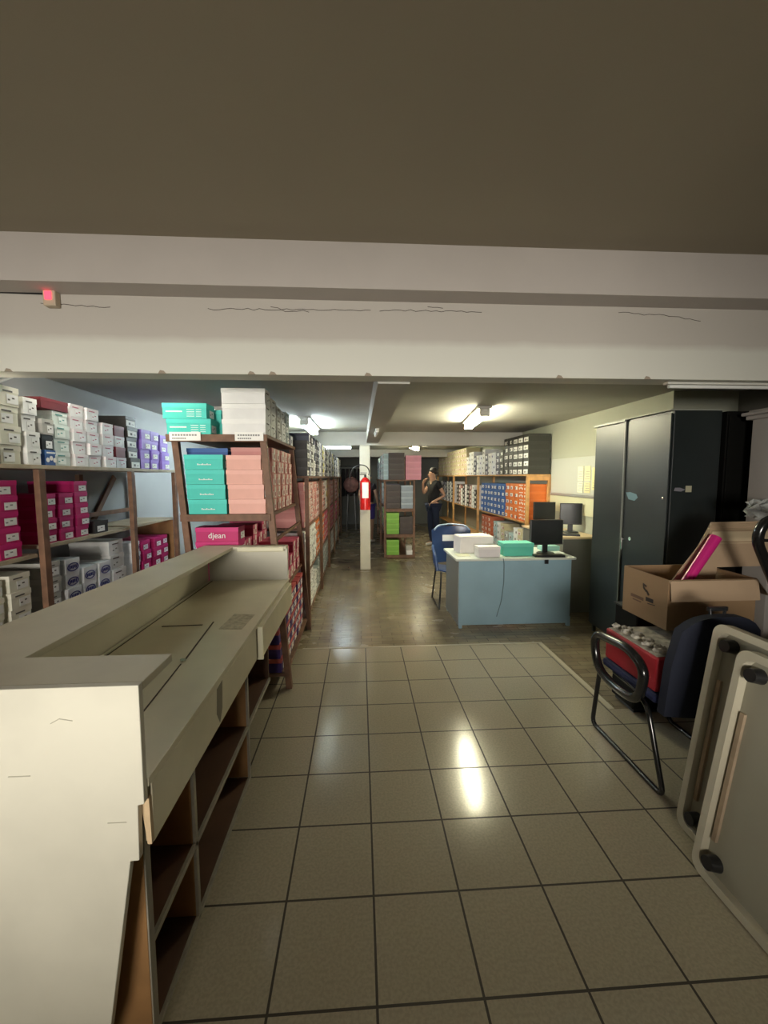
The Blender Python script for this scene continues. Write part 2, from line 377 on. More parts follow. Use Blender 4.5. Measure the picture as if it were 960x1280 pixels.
fs = WORK
cp_(MB().box(-.553, -.53, 1.0, 2.04, .69, .8475), 'drawer_fascia', fs)
cp_(MB().box(-.555, -.505, 2.085, 2.962, .69, .8475), 'drawer_front', fs, .003)
cp_(MB().box(-.552, -.5045, 2.072, 2.0845, .675, .8475), 'drawer_edge_strip', mat('cream_moulding', (1, 1, 1)), .002)
cp_(MB().box(-1.0, -.56, 2.045, 2.07, .69, .8475), 'drawer_gap_panel', DARKWOOD)
cp_(MB().prism([(-.540, .695), (-.552, .815), (-.5315, .818), (-.5295, .695)], 'y', .9862, .999), 'bare_end_strip', mat('bare_pine', (.62, .46, .28), .6, noise=.2, scale=20), 0)
stn = mat('water_stain', (.23, .205, .15), .7)
cp_(MB().prism([(1.47, .84), (1.53, .845), (1.52, .74), (1.49, .70), (1.46, .75)], 'x', -.5297, -.5290), 'brown_stain', stn, 0)
# lower carcass: open cubbies
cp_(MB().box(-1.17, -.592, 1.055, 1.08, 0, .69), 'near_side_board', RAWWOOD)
cp_(MB().box(-.5915, -.587, 1.055, 1.083, 0, .69), 'side_board_edge', EDGE, .001)
for yy, nm in ((1.40, 'divider'), (2.095, 'divider')): cp_(MB().box(-1.09, -.61, yy, yy+.02, .016, .69), nm, RAWWOOD); cp_(MB().box(-.6095, -.598, yy, yy+.02, 0, .69), 'divider_edge', EDGE, .001)
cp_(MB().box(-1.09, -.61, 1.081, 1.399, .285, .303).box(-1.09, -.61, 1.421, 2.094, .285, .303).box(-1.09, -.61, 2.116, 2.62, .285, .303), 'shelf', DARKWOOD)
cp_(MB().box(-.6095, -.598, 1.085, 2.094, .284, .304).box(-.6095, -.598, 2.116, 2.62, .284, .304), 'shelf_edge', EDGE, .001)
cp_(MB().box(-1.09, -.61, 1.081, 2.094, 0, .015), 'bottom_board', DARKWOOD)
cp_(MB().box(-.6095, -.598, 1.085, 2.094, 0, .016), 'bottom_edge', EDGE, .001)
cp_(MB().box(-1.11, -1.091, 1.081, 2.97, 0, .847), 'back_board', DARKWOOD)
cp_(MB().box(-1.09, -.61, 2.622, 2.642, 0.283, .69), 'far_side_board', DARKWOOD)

# ------------------------------------------------------------------ racks
def sx(z): return -.078*z
def rack(name, label, posts, shelves, m, mshelf=None, extra=None, group=None):
    xs = [p[0] for p in posts]; ys = [p[1] for p in posts]
    e_ = empty(name, (sum(xs)/len(xs), sum(ys)/len(ys), 0), label, 'shelving rack', group)
    o_ = e_.location.copy()
    def fin(mb, nm, mm, bev=.002):
        for v in mb.bm.verts: v.co -= o_
        return mb.build(nm, mm, e_, bev=bev)
    for (x, y, z1, w1, w2, sh) in posts:
        mb = MB(); top = x + (sx(z1) if sh else 0)
        mb.prism([(x-w1/2, 0), (x+w1/2, 0), (top+w1/2, z1), (top-w1/2, z1)], 'y', y-w2/2, y+w2/2); fin(mb, 'post', m)
    for (x0, x1, y0, y1, z0, z1) in shelves: fin(MB().box(x0, x1, y0, y1, z0, z1), 'shelf', mshelf or m)
    for it in (extra or []):
        nm, mb, mm = it; fin(mb, nm, mm)
    return e_
# left wall shelving
lp = []
for y in (1.62, 2.61, 3.61, 4.42):
    lp.append((-1.945, y, 1.665 if y < 4.4 else 1.665, .035, .05, 0)); lp.append((-2.37, y, 1.64, .035, .05, 0))
LX = (-2.345, -1.965)
rack('wall_shelving', 'long brown wooden shelving along the left wall with stacked shoe boxes', lp,
     [(-2.38, -1.93, 1.6, 4.46, 1.667, 1.692)] +
     [(LX[0], LX[1], a, b, z-.024, z) for a, b, z in ((1.65, 2.58, 1.155), (2.64, 3.58, 1.195), (3.64, 4.39, 1.20),
      (1.65, 2.58, .755), (2.64, 3.58, .755), (3.64, 4.39, .755), (1.65, 2.58, .2), (2.64, 3.58, .2), (3.64, 4.39, .2))], WOOD, WOODP,
     [('brace', MB().bar((-2.40, 3.78, 1.2), (-2.40, 4.16, 1.62), .02, .05), WOOD),
      ('end_panel', MB().box(-2.34, -1.97, 4.40, 4.412, .22, 1.17), RAWWOOD),
      ('back_rail', MB().box(-2.352, -2.347, 3.64, 4.39, 1.27, 1.31), WOOD)])
# near rack behind the counter (leans)
PW = .045
ap = []
for y in (3.055, 4.275):
    ap += [(-.5525, y, 1.895, PW, .045, 1), (-1.175, y, 1.895, PW, .045, 1)]
def shf(z, y0, y1, t_=.025): return (-1.20+sx(z)+.026, -.53+sx(z)-.026, y0, y1, z-t_, z)
rack('shoe_rack', 'leaning brown wooden rack behind the counter, teal and peach boxes in front', ap,
     [(-1.375, -.665, 3.03, 4.30, 1.897, 1.922)] + [shf(z, 3.034, 4.295) for z in (1.345, .715, .125)], WOOD, WOOD,
     [('apron', MB().box(-1.375, -.668, 3.018, 3.031, 1.868, 1.921), WOOD),
      ('apron', MB().box(-1.30, -.655, 3.018, 3.031, 1.295, 1.345), WOOD),
      ('side_rail', MB().box(-.64, -.622, 3.08, 4.25, 1.135, 1.16), WOOD)])
ccp = []
for y in (4.345, 5.85, 7.3, 8.8, 10.3, 11.9):
    ccp += [(-.56, y, 1.60, .04, .05, 0), (-1.2, y, 1.60, .04, .05, 0)]
rack('shoe_rack', 'long brown rack running deep along the left side of the aisle', ccp,
     [(-1.225, -.535, 4.32, 11.95, 1.602, 1.625)] + [(-1.18, -.582, 4.32, 11.95, z-.022, z) for z in (1.07, .56, .08)], WOOD)
# middle rack
mp = []
for y in (8.07, 9.7, 11.4):
    mp += [(.49, y, 1.53, .04, .05, 0), (1.07, y, 1.53, .04, .05, 0)]
rack('shoe_rack', 'brown end-on rack right of the aisle column, green boxes low down', mp,
     [(.455, 1.10, 8.03, 11.45, 1.532, 1.555)] + [(.512, 1.048, 8.03, 11.45, z-.022, z) for z in (.985, .475, .04)], WOOD, WOOD,
     [('apron', MB().box(.512, 1.048, 8.02, 8.029, z-.06, z-.0), WOOD) for z in (.985, .475, .06)] + [('brace', MB().bar((1.093, 8.2, .5), (1.093, 8.9, 1.5), .02, .05), WOODL)])
rp = []
for y in (5.92, 8.45, 10.7, 12.9):
    mm = .045
    rp += [(2.475, y, 1.62, mm, mm, 0), (2.80, y, 1.62, mm, mm, 0)]
rr_ = rack('shoe_rack', 'orange-wood rack along the right wall holding black, orange and blue boxes', rp,
     [(2.45, 2.825, 5.895, 12.95, 1.622, 1.647)] + [(2.50, 2.78, 5.895, 12.95, z-.022, z) for z in (.92, .34)], WOODL, WOODL,
     [('end_rail', MB().box(2.50, 2.776, 5.897, 5.92, 1.555, 1.62), WOODL),
      ('back_panel', MB().box(2.815, 2.824, 8.6, 12.9, .36, .89), mat('grey_board', (.25, .24, .2), .7))])

# ------------------------------------------------------------------ shoe boxes
def C_(r, g, b): return tuple(((v/255)/12.92 if v/255 <= .04045 else ((v/255+.055)/1.055)**2.4) for v in (r, g, b))
PAL = {  # kind: body, lid, end label style
 'cream': ((.74, .72, .60), (.80, .77, .66), 'dark'), 'white': ((.80, .80, .79), (.85, .85, .83), 'dark'),
 'whiteteal': ((.66, .74, .70), (.80, .86, .82), 'teal'), 'whitepink': ((.82, .81, .82), (.80, .73, .75), 'pink'),
 'blackwhite': ((.025, .022, .02), (.025, .022, .02), 'bigwhite'), 'purple': ((.30, .18, .66), (.33, .21, .70), 'white'),
 'burgundy': ((.16, .012, .02), (.17, .012, .02), None), 'magenta': ((.52, .008, .14), (.60, .012, .18), 'white'),
 'black': ((.02, .02, .02), (.022, .022, .022), 'white'), 'greywhite': ((.40, .39, .36), (.47, .46, .42), 'dark'),
 'whiteblue': ((.78, .79, .81), (.82, .83, .85), 'bluelogo'), 'teal': ((.055, .58, .50), (.06, .62, .54), 'white'),
 'peach': ((.80, .42, .35), (.84, .45, .38), 'white'), 'pinklabel': ((.62, .24, .22), (.66, .28, .25), 'stripe'),
 'blue': ((.03, .10, .34), (.04, .14, .42), 'dots'), 'purplepink': ((.06, .03, .20), (.55, .10, .10), 'white'),
 'orange': ((.70, .17, .03), (.75, .20, .04), 'dots'), 'monochrome': ((.10, .11, .16), (.04, .04, .08), 'tall'),
 'yellow': ((.68, .60, .12), (.72, .64, .15), 'dark'), 'brown': ((.045, .03, .025), (.055, .04, .032), None),
 'greyblue': ((.28, .33, .37), (.40, .46, .50), None), 'green': ((.20, .46, .05), (.26, .54, .08), 'white'),
 'floral': ((.55, .28, .25), (.20, .12, .10), 'dots'), 'pink': ((.62, .25, .30), (.66, .28, .33), None),
 'tan': ((.62, .54, .33), (.66, .58, .36), 'stripe'), 'magentapink': ((.50, .04, .12), (.62, .10, .20), 'stripe'),
 'lightteal': ((.45, .60, .60), (.55, .70, .70), 'dark'), 'redorange': ((.50, .12, .05), (.55, .15, .07), 'stripe'),
 'greyteal': ((.30, .35, .35), (.35, .40, .40), 'dark'), 'charcoal': ((.035, .035, .028), (.04, .04, .032), 'bigwhite'),
}
DESC = {'cream': 'cream shoe box', 'white': 'white shoe box', 'whiteteal': 'mint-and-white shoe box', 'whitepink': 'pink-edged white shoe box',
 'blackwhite': 'white-ended black shoe box', 'purple': 'purple shoe box', 'burgundy': 'dark red shoe box', 'magenta': 'magenta shoe box',
 'black': 'small black shoe box', 'greywhite': 'grey-white shoe box', 'whiteblue': 'blue-logo white shoe box', 'teal': 'teal shoe box',
 'peach': 'plain peach shoe box', 'pinklabel': 'labelled salmon shoe box', 'blue': 'dark blue shoe box', 'purplepink': 'purple-and-coral shoe box',
 'orange': 'orange shoe box', 'monochrome': 'black-and-white shoe box', 'yellow': 'yellow shoe box', 'brown': 'dark brown shoe box',
 'greyblue': 'grey-blue shoe box', 'green': 'lime green shoe box', 'floral': 'patterned pink shoe box', 'pink': 'plain pink shoe box',
 'tan': 'pale tan shoe box', 'magentapink': 'crimson shoe box', 'lightteal': 'pale aqua shoe box', 'redorange': 'rust red shoe box',
 'greyteal': 'grey shoe box', 'charcoal': 'charcoal shoe box'}
CACHE = {}
LSTY = {'dark': ((.80, .80, .78), (.10, .09, .08)), 'teal': ((.82, .88, .85), (.10, .35, .32)), 'pink': ((.85, .84, .86), (.45, .12, .2)),
        'bigwhite': ((.80, .80, .76), (.08, .08, .08)), 'white': ((.84, .83, .82), (.25, .22, .24)), 'bluelogo': ((.78, .79, .84), (.03, .03, .18)),
        'tall': ((.80, .82, .86), (.02, .02, .06)), 'stripe': ((.80, .74, .68), (.42, .10, .12)), 'dots': ((.85, .84, .82), (.15, .15, .2))}
def label_mesh(style, W, H, seed):
    """printed end label, in the plane x=0 facing +x, centred on y, z from 0"""
    rnd = random.Random(seed); a, b = LSTY[style]; mb = MB()
    ma = mat('label_'+style, a, .5); mk = mat('print_'+style, b, .6)
    if style == 'bluelogo':
        n = 20; cy_, cz = 0, H*.42; ry, rz_ = W*.40, H*.30
        for k in range(n):
            a0 = 2*math.pi*k/n; a1 = 2*math.pi*(k+1)/n
            q = [(cy_+ry*math.cos(a0), cz+rz_*math.sin(a0)), (cy_+ry*math.cos(a1), cz+rz_*math.sin(a1)),
                 (cy_+.82*ry*math.cos(a1), cz+.78*rz_*math.sin(a1)), (cy_+.82*ry*math.cos(a0), cz+.78*rz_*math.sin(a0))]
            mb.mi = 1; mb.prism(q, 'x', 0, .0012)
        for k in range(5):
            y = (-.5+k*.25)*ry*1.1; mb.box(0, .0014, y-.006, y+.004, cz-.012+.004*(k % 2), cz+.012)
    elif style == 'dots':
        for k in range(3):
            y = (-.32+.32*k)*W; mb.mi = 0; mb.cyl((0, y, H*(.35+.12*(k % 2))), (.0012, y, H*(.35+.12*(k % 2))), H*.16, seg=8)
        mb.mi = 0; mb.box(0, .0011, -W*.4, W*.4, H*.78, H*.88)
    elif style == 'bigwhite':
        mb.mi = 0; mb.box(0, .0010, -W*.42, W*.42, H*.06, H*.62)
        mb.mi = 1; mb.box(.0, .0016, -W*.2, -W*.02, H*.2, H*.42).box(.0, .0016, W*.1, W*.3, H*.25, H*.3)
    elif style == 'tall':
        mb.mi = 0; mb.box(0, .0011, -W*.30, W*.34, H*.04, H*.92); mb.mi = 1; mb.box(0, .0016, -W*.05, W*.12, H*.25, H*.6)
    elif style == 'stripe':
        mb.mi = 0; mb.box(0, .0011, -W*.12, W*.2, H*.05, H*.95).box(0, .0011, -W*.4, -W*.25, H*.1, H*.6)
        mb.mi = 1; mb.box(0, .0016, -W*.05, W*.1, H*.2, H*.5)
    else:
        y0 = rnd.uniform(-.38, -.1)*W; mb.mi = 0; mb.box(0, .0010, y0, y0+W*.55, H*.12, H*.60)
        mb.mi = 1
        for k in range(2): mb.box(0, .0016, y0+W*(.05+.2*k), y0+W*(.15+.22*k), H*(.28+.1*k), H*(.36+.1*k))
        if style in ('dark', 'teal', 'pink'): mb.box(0, .0012, -.30*W, .15*W, H*.72, H*.80)
    return mb.mesh('end_label', [ma, mk])
def protos(kind, L, W, H):
    key = (kind, L, W, H)
    if key in CACHE: return CACHE[key]
    body, lid, st = PAL[kind]; mb_ = mat('box_'+kind, body, .55, noise=.08, scale=6); ml = mat('lid_'+kind, lid, .5, noise=.06, scale=6)
    lh = H*.30; g_ = .0025
    b = MB().box(-L+g_, -g_, -W/2+g_, W/2-g_, 0, H-.0015).mesh('shoe_box', mb_)
    l = MB(); t_ = .0016
    l.box(-L, 0, -W/2, W/2, H-t_, H); l.box(-L, -L+t_, -W/2, W/2, H-lh, H-t_).box(-t_, 0, -W/2, W/2, H-lh, H-t_)
    l.box(-L+t_, -t_, -W/2, -W/2+t_, H-lh, H-t_).box(-L+t_, -t_, W/2-t_, W/2, H-lh, H-t_)
    l = l.mesh('lid', ml)
    labs = [label_mesh(st, W, H, i) for i in range(3)] if st else []
    CACHE[key] = (b, l, labs, mb_, ml); return CACHE[key]

SPECS = []   # (kind, face x, dir, y centre, z, L, W, H, place, decor, show, tier, n)
def stack(kind, xf, d, y0, z0, n, place, W=.165, H=.1, L=.31, jit=.012, decor=None, vis=1.0, rot=.012, skipfront=False):
    kinds = kind if isinstance(kind, list) else [kind]
    for k in range(n):
        kd = kinds[k % len(kinds)]
        SPECS.append(dict(kind=kd, x=xf-d*random.uniform(0.002, jit), d=d, y=y0+W/2+random.uniform(-.003, .003), z=z0+k*(H+.001)+.001,
                          L=L, W=W-.012, H=H, place=place, decor=decor, vis=vis, tier=k, n=n, rot=random.uniform(-rot, rot)*.5))
def run(kinds, xf, d, y0, y1, z0, n, place, W=.185, vary=1, **kw):
    y = y0; i = 0
    while y+W <= y1+.001:
        kd = kinds[i % len(kinds)] if not callable(kinds) else kinds(i)
        stack(kd, xf, d, y, z0, n-(random.random() < .3)*vary, place, W=W-.004, **kw); y += W; i += 1
TS = 'top shelf by left wall'
LXF = -1.955
for y, W, kd, n, H in ((1.98, .19, 'cream', 4, .105), (2.18, .19, 'cream', 4, .105), (2.385, .15, 'cream', 4, .107), (2.55, .115, 'white', 4, .098), (2.68, .105, ['blue', 'black', 'greywhite'], 3, .095),
                       (2.80, .15, 'whiteteal', 4, .088), (2.965, .145, 'whitepink', 5, .085), (3.12, .145, 'whitepink', 5, .084), (3.30, .15, 'whitepink', 4, .085),
                       (3.47, .15, ['whitepink', 'burgundy'], 4, .085), (3.64, .17, 'blackwhite', 5, .088), (3.85, .165, 'purple', 4, .088), (4.03, .165, 'purple', 4, .088), (4.21, .165, 'purple', 4, .084)):
    stack(kd, LXF, 1, y, 1.692, n, TS, W=W, H=H, jit=.03, rot=.03)
SPECS.append(dict(kind='burgundy', x=-1.97, d=1, y=2.82, z=1.692+4*.089+.003, L=.31, W=.24, H=.065, place=TS, decor=None, vis=1, tier=0, n=1, rot=0))
P2 = 'middle shelf by left wall'
for y, W, n in ((1.82, .16, 4), (2.0, .155, 4), (2.17, .15, 4), (2.335, .16, 4)): stack('magenta', LXF-.02, 1, y, 1.155, n+1, 'left bay of middle wall shelf', W=W, H=.088)
for y, W, n in ((2.66, .125, 4), (2.80, .14, 4), (2.955, .145, 5)): stack('magenta', LXF-.02, 1, y, 1.195, n, 'second bay of middle wall shelf', W=W, H=.078)
stack('black', LXF-.02, 1, 3.15, 1.195, 1, P2, W=.17, H=.09)
P3 = 'lower shelf by left wall'
for y, W, kd, n, H in ((1.85, .16, 'cream', 3, .10), (2.03, .16, 'cream', 3, .10), (2.21, .155, 'cream', 3, .095), (2.385, .155, 'cream', 3, .10), (2.66, .14, 'greywhite', 3, .105),
                       (2.83, .15, 'whiteblue', 3, .10), (3.0, .15, 'whiteblue', 2, .105), (3.17, .15, 'whiteblue', 2, .105), (3.34, .2, 'white', 3, .115),
                       (3.66, .14, 'whiteblue', 3, .095), (3.83, .155, 'magenta', 3, .09), (4.0, .155, 'magenta', 3, .09), (4.17, .155, 'magenta', 3, .09)):
    stack(kd, LXF-.02, 1, y, .755, n, P3, W=W, H=H, jit=.03, rot=.02)
# near rack: shelf shifts
def ax(z): return -.53+sx(z)
# top
stack('teal', ax(1.95)-.345, 1, 3.035, 1.922, 1, 'top of the leaning rack', W=.17, H=.108, decor='lines', jit=.02); SPECS[-1]['x'] = -1.065
stack('teal', 0, 1, 3.035, 2.032, 1, 'top of the leaning rack', W=.17, H=.108, decor='lines'); SPECS[-1]['x'] = -1.09
run(['teal'], -1.045, 1, 3.23, 4.27, 1.922, 2, 'top of the leaning rack', vary=0)
stack('white', -.672, 1, 3.035, 1.922, 3, 'top of the leaning rack', W=.18, H=.108, jit=.006)
for i, (kd, n, H) in enumerate((('white', 3, .098), ('greywhite', 3, .09), ('white', 3, .088), ('greyteal', 3, .095), ('monochrome', 1, .1))):
    stack(kd, -.672, 1, 3.235+i*.205, 1.922, n, 'top of the leaning rack', W=.19, H=H, jit=.01)
# second shelf
ZS = 1.346
for k, xx in enumerate((-.972, -.980, -.984, -.990)):
    stack('teal', 0, 1, 3.035, ZS+k*.108, 1, 'upper shelf of leaning rack', W=.17, H=.106, decor='name', L=.275); SPECS[-1]['x'] = xx; SPECS[-1].update(tier=k, n=4)
for k, xx in enumerate((-.688, -.697, -.705, -.713)):
    stack('peach', 0, 1, 3.035, ZS+k*.107, 1, 'upper shelf of leaning rack', W=.17, H=.106, L=(.268, .26, .262, .25)[k]); SPECS[-1]['x'] = xx-.005; SPECS[-1].update(tier=k, n=4)
run(['blue', 'blue', 'teal', 'blue', 'teal'], -1.0, 1, 3.22, 4.26, ZS, 5, 'upper shelf of leaning rack', H=.097, vary=0)
run(['pinklabel'], -.672, 1, 3.22, 4.26, ZS, 5, 'upper shelf of leaning rack', H=.098, vary=0)
# third shelf
stack('magenta', -.895, 1, 3.045, .716, 5, 'low shelf of leaning rack', W=.18, H=.105, decor='brand', jit=.006)
run(['magentapink'], -.938, 1, 3.25, 4.26, .716, 5, 'low shelf of leaning rack', H=.095, vary=1)
run(['magentapink'], -.62, 1, 3.25, 4.26, .716, 3, 'low shelf of leaning rack', H=.098, vary=1)
run(['floral'], -1.225+.31, 1, 3.25, 3.5, .716, 0, 'low shelf of leaning rack')
# bottom
for k in range(5):
    stack('purplepink', 0, 1, 3.035, .127+k*.109, 1, 'bottom shelf of leaning rack', W=.18, H=.106); SPECS[-1]['x'] = ax(.13+.1*k)-.065; SPECS[-1].update(tier=k, n=5)
run(['purplepink'], ax(.5)-.02, 1, 3.22, 4.26, .127, 5, 'bottom shelf of leaning rack', H=.103, vary=0)
# long rack along the aisle (aisle side)
PC = 'aisle rack'
run(['blackwhite', 'monochrome', 'blackwhite', 'white', 'monochrome', 'blackwhite', 'monochrome', 'white', 'whiteblue', 'monochrome', 'yellow', 'white'], -.545, 1, 4.36, 11.8, 1.626, 5, 'top of long aisle rack', H=.092, vary=1)
run(['pinklabel', 'pinklabel', 'pinklabel', 'floral', 'pinklabel', 'pinklabel', 'pinklabel', 'floral', 'pinklabel', 'pinklabel', 'floral', 'pinklabel', 'floral', 'floral', 'white', 'white', 'yellow', 'white', 'white', 'yellow'], -.587, 1, 4.38, 11.8, 1.071, 5, 'upper shelf of long aisle rack', H=.096, vary=0)
run(lambda i: 'white' if i < 6 else 'orange' if i < 13 else 'magentapink', -.587, 1, 4.38, 11.8, .561, 5, 'middle shelf of long aisle rack', H=.09, vary=0)
run(lambda i: 'white' if i < 6 else 'greyteal' if i < 18 else 'white', -.587, 1, 4.38, 11.8, .081, 4, 'bottom shelf of long aisle rack', H=.10, vary=1)
# middle rack
PM = 'end of middle rack'
for k in range(5):
    stack('brown', 0, 1, 8.04, 1.556+k*.106, 1, 'top of middle rack', W=.18, H=.104); SPECS[-1].update(tier=k, n=5, x=.875)
for k in range(4):
    stack('pink', 0, 1, 8.04, 1.556+k*.119, 1, 'top of middle rack', W=.19, H=.117); SPECS[-1].update(tier=k, n=4, x=1.21)
for k in range(4): stack('brown', 0, 1, 8.04, .986+k*.118, 1, 'upper shelf of middle rack', W=.18, H=.116, L=.28); SPECS[-1].update(tier=k, n=4, x=.795)
for k in range(4): stack('greyblue', 0, 1, 8.04, .986+k*.115, 1, 'upper shelf of middle rack', W=.18, H=.113, L=.235); SPECS[-1].update(tier=k, n=4, x=1.045)
for z, n in ((.476, 4), (.041, 3)):
    for k in range(n): stack('green', 0, 1, 8.04, z+k*.106, 1, 'low shelves of middle rack', W=.18, H=.104, L=.25, decor='lines'); SPECS[-1].update(tier=k, n=n, x=.772)
for k in range(3): stack('brown', 0, 1, 8.04, .476+k*.116, 1, 'low shelf of middle rack', W=.18, H=.114, L=.26); SPECS[-1].update(tier=k, n=3, x=1.045)
stack('white', 0, 1, 8.04, .041, 1, 'bottom of middle rack', W=.18, H=.10, L=.12); SPECS[-1].update(x=1.04)
stack('greywhite', 0, 1, 8.04, .142, 1, 'bottom of middle rack', W=.17, H=.10, L=.12); SPECS[-1].update(x=1.03)
run(['lightteal', 'white', 'lightteal', 'monochrome'], .47, -1, 8.25, 11.35, 1.556, 5, 'aisle side of middle rack', H=.104)
run(['monochrome', 'white', 'lightteal'], .52, -1, 8.25, 11.35, .986, 4, 'aisle side of middle rack', H=.12, L=.28)
run(['green', 'monochrome', 'greywhite'], .52, -1, 8.25, 11.35, .476, 4, 'aisle side of middle rack', H=.105, L=.25)
run(['tan', 'white'], 1.08, 1, 8.25, 11.35, 1.556, 4, 'desk side of middle rack', H=.104, L=.28)
# right rack, faces -x
run(['charcoal'], 2.462, -1, 5.90, 6.93, 1.648, 5, 'top of right wall rack', W=.205, H=.118, L=.33, vary=0)
run(['charcoal', 'monochrome'], 2.462, -1, 6.95, 7.4, 1.648, 5, 'top of right wall rack', W=.205, H=.105, L=.33, vary=1)
run(['whiteblue', 'white', 'monochrome', 'white'], 2.462, -1, 7.4, 9.4, 1.648, 5, 'top of right wall rack', W=.2, H=.10, L=.33)
run(['tan'], 2.462, -1, 9.4, 12.8, 1.648, 6, 'top of right wall rack', W=.2, H=.105, L=.33, vary=0)
run(['orange'], 2.505, -1, 5.95, 6.95, .921, 5, 'middle of right wall rack', W=.2, H=.115, L=.275, vary=0)
run(['blue'], 2.505, -1, 6.96, 8.4, .921, 5, 'middle of right wall rack', W=.2, H=.112, L=.275, vary=0)
run(['whitepink', 'blackwhite', 'white', 'floral', 'blackwhite'], 2.505, -1, 8.5, 10.6, .921, 5, 'middle of right wall rack', W=.2, H=.10, L=.275)
run(['whiteblue', 'monochrome'], 2.505, -1, 10.75, 12.8, .921, 5, 'middle of right wall rack', W=.2, H=.112, L=.275)
run(['greywhite', 'tan', 'white', 'lightteal'], 2.505, -1, 5.95, 7.7, .341, 4, 'low shelf of right wall rack', W=.2, H=.11, L=.275)
run(['redorange'], 2.505, -1, 7.7, 8.4, .341, 5, 'low shelf of right wall rack', W=.2, H=.10, L=.275, vary=0)

WTEXT = mat('white_print', (.80, .84, .82), .6)
def decor_mesh(kind, L, W, H):
    """print on the long side (local -y face), box spans x -L..0"""
    mb = MB(); y0, y1 = -W/2-.0012, -W/2+.0005
    if kind == 'lines':
        mb.box(-L*.92, -L*.55, y0, y1, H*.42, H*.50)
        for k in range(4): mb.box(-L*.45, -L*.28, y0, y1, H*(.14+.14*k), H*(.17+.14*k)).box(-L*.24, -L*.12, y0, y1, H*(.14+.14*k), H*(.17+.14*k))
    elif kind == 'name':
        for k in range(9): mb.box(-L*.66+k*.011, -L*.66+k*.011+.008, y0, y1, H*.30, H*(.36 if k % 3 else .40))
    return mb.mesh('side_print', WTEXT)
DEC = {}
def px_size(s): return s['H']/max(1.0, s['y']) * (1 if s['vis'] else .3)
SPECS = [s for s in SPECS if s['n'] > 0]
ordinals = ['nearest', 'second nearest', 'third nearest', 'fourth nearest', 'fifth nearest', 'sixth nearest', 'seventh nearest', 'eighth nearest', 'ninth nearest', 'tenth nearest',
            'eleventh nearest', 'twelfth nearest', 'thirteenth nearest', 'fourteenth nearest', 'fifteenth nearest', 'sixteenth nearest', 'seventeenth nearest', 'eighteenth nearest', 'nineteenth nearest', 'twentieth nearest']
tiers = ['lowest', 'second-lowest', 'third up', 'fourth up', 'fifth up', 'sixth up']
grp = {}
for s in SPECS: grp.setdefault((s['kind'], s['place']), set()).add((round(s['y']/.04)))
NIND = 400
far_specs = sorted(SPECS, key=px_size, reverse=True)[NIND:]
near_specs = sorted(SPECS, key=px_size, reverse=True)[:NIND]
grp = {k: sorted(v) for k, v in grp.items()}
for s in near_specs:
    b, l, labs, mb_, ml = protos(s['kind'], s['L'], round(s['W'], 3), s['H'])
    o = bpy.data.objects.new('shoe_box', b); COL.objects.link(o)
    rz = (0 if s['d'] > 0 else math.pi)+s['rot']
    o.location = (s['x'], s['y'], s['z']); o.rotation_euler = (0, 0, rz)
    ys = grp[(s['kind'], s['place'])]; i = ys.index(round(s['y']/.04))
    tr = 'top' if s['tier'] == s['n']-1 and s['n'] > 1 else tiers[s['tier']]
    if s['n'] == 1 and len(ys) == 1: lbl = '%s, %s' % (DESC[s['kind']], s['place'])
    elif len(ys) == 1: lbl = '%s, %s in its stack, %s' % (DESC[s['kind']], tr, s['place'])
    else: lbl = '%s, %s in %s stack, %s' % (DESC[s['kind']], tr, ordinals[min(i, 19)], s['place'])
    tag(o, lbl, 'shoe box', 'shoe boxes, '+s['place'])
    ld = bpy.data.objects.new('lid', l); COL.objects.link(ld); ld.parent = o
    if labs:
        lo_ = bpy.data.objects.new('end_label', random.choice(labs)); COL.objects.link(lo_); lo_.parent = o; lo_.location = (.0002, random.uniform(-.006, .006), 0)
    if s['decor'] in ('lines', 'name'):
        k = (s['decor'], s['L'], s['W'], s['H'])
        if k not in DEC: DEC[k] = decor_mesh(*k)
        do = bpy.data.objects.new('side_print', DEC[k]); COL.objects.link(do); do.parent = o
    if s['decor'] == 'brand' and s['tier'] == s['n']-1:
        text('brand_print', 'djean', .060, WTEXT, frame((-s['L']*.5, -s['W']/2-.002, s['H']*.42), (1, 0, 0), (0, 0, 1)), o)
# all the farther boxes, past the largest few hundred: one mass
mb = MB(); mlist = []; midx = {}
def mi_of(m):
    if m.name not in midx: midx[m.name] = len(mlist); mlist.append(m)
    return midx[m.name]
for s in far_specs:
    body, lid, st = PAL[s['kind']]; W, H, L = s['W'], s['H'], s['L']
    m1 = mi_of(mat('box_'+s['kind'], body, .55, noise=.08, scale=6)); m2 = mi_of(mat('lid_'+s['kind'], lid, .5, noise=.06, scale=6))
    X0, X1 = (s['x']-L, s['x']) if s['d'] > 0 else (s['x'], s['x']+L); y, z = s['y'], s['z']; g_ = .0025
    mb.mi = m1; mb.box(X0+g_, X1-g_, y-W/2+g_, y+W/2-g_, z, z+H*.70); mb.mi = m2; mb.box(X0, X1, y-W/2, y+W/2, z+H*.70, z+H)
    if st:
        a, b2 = LSTY[st]; mb.mi = mi_of(mat('label_'+st, a, .5)); fx = s['x']; w_ = W*.42
        mb.box(min(fx, fx+.0012*s['d']), max(fx, fx+.0012*s['d']), y-w_*random.uniform(.3, 1), y+w_*random.uniform(.3, 1), z+H*.15, z+H*.62)
        mb.mi = mi_of(mat('print_'+st, b2, .6)); yy = y+random.uniform(-.3, .3)*W
        mb.box(min(fx, fx+.0018*s['d']), max(fx, fx+.0018*s['d']), yy-.02, yy+.02, z+H*.2, z+H*.5)
o = mb.build('shoe_boxes', mlist)
tag(o, 'mass of small distant shoe boxes stacked on the far parts of the racks', 'shoe boxes', kind='stuff')
print('BOXES', len(SPECS), len(near_specs))

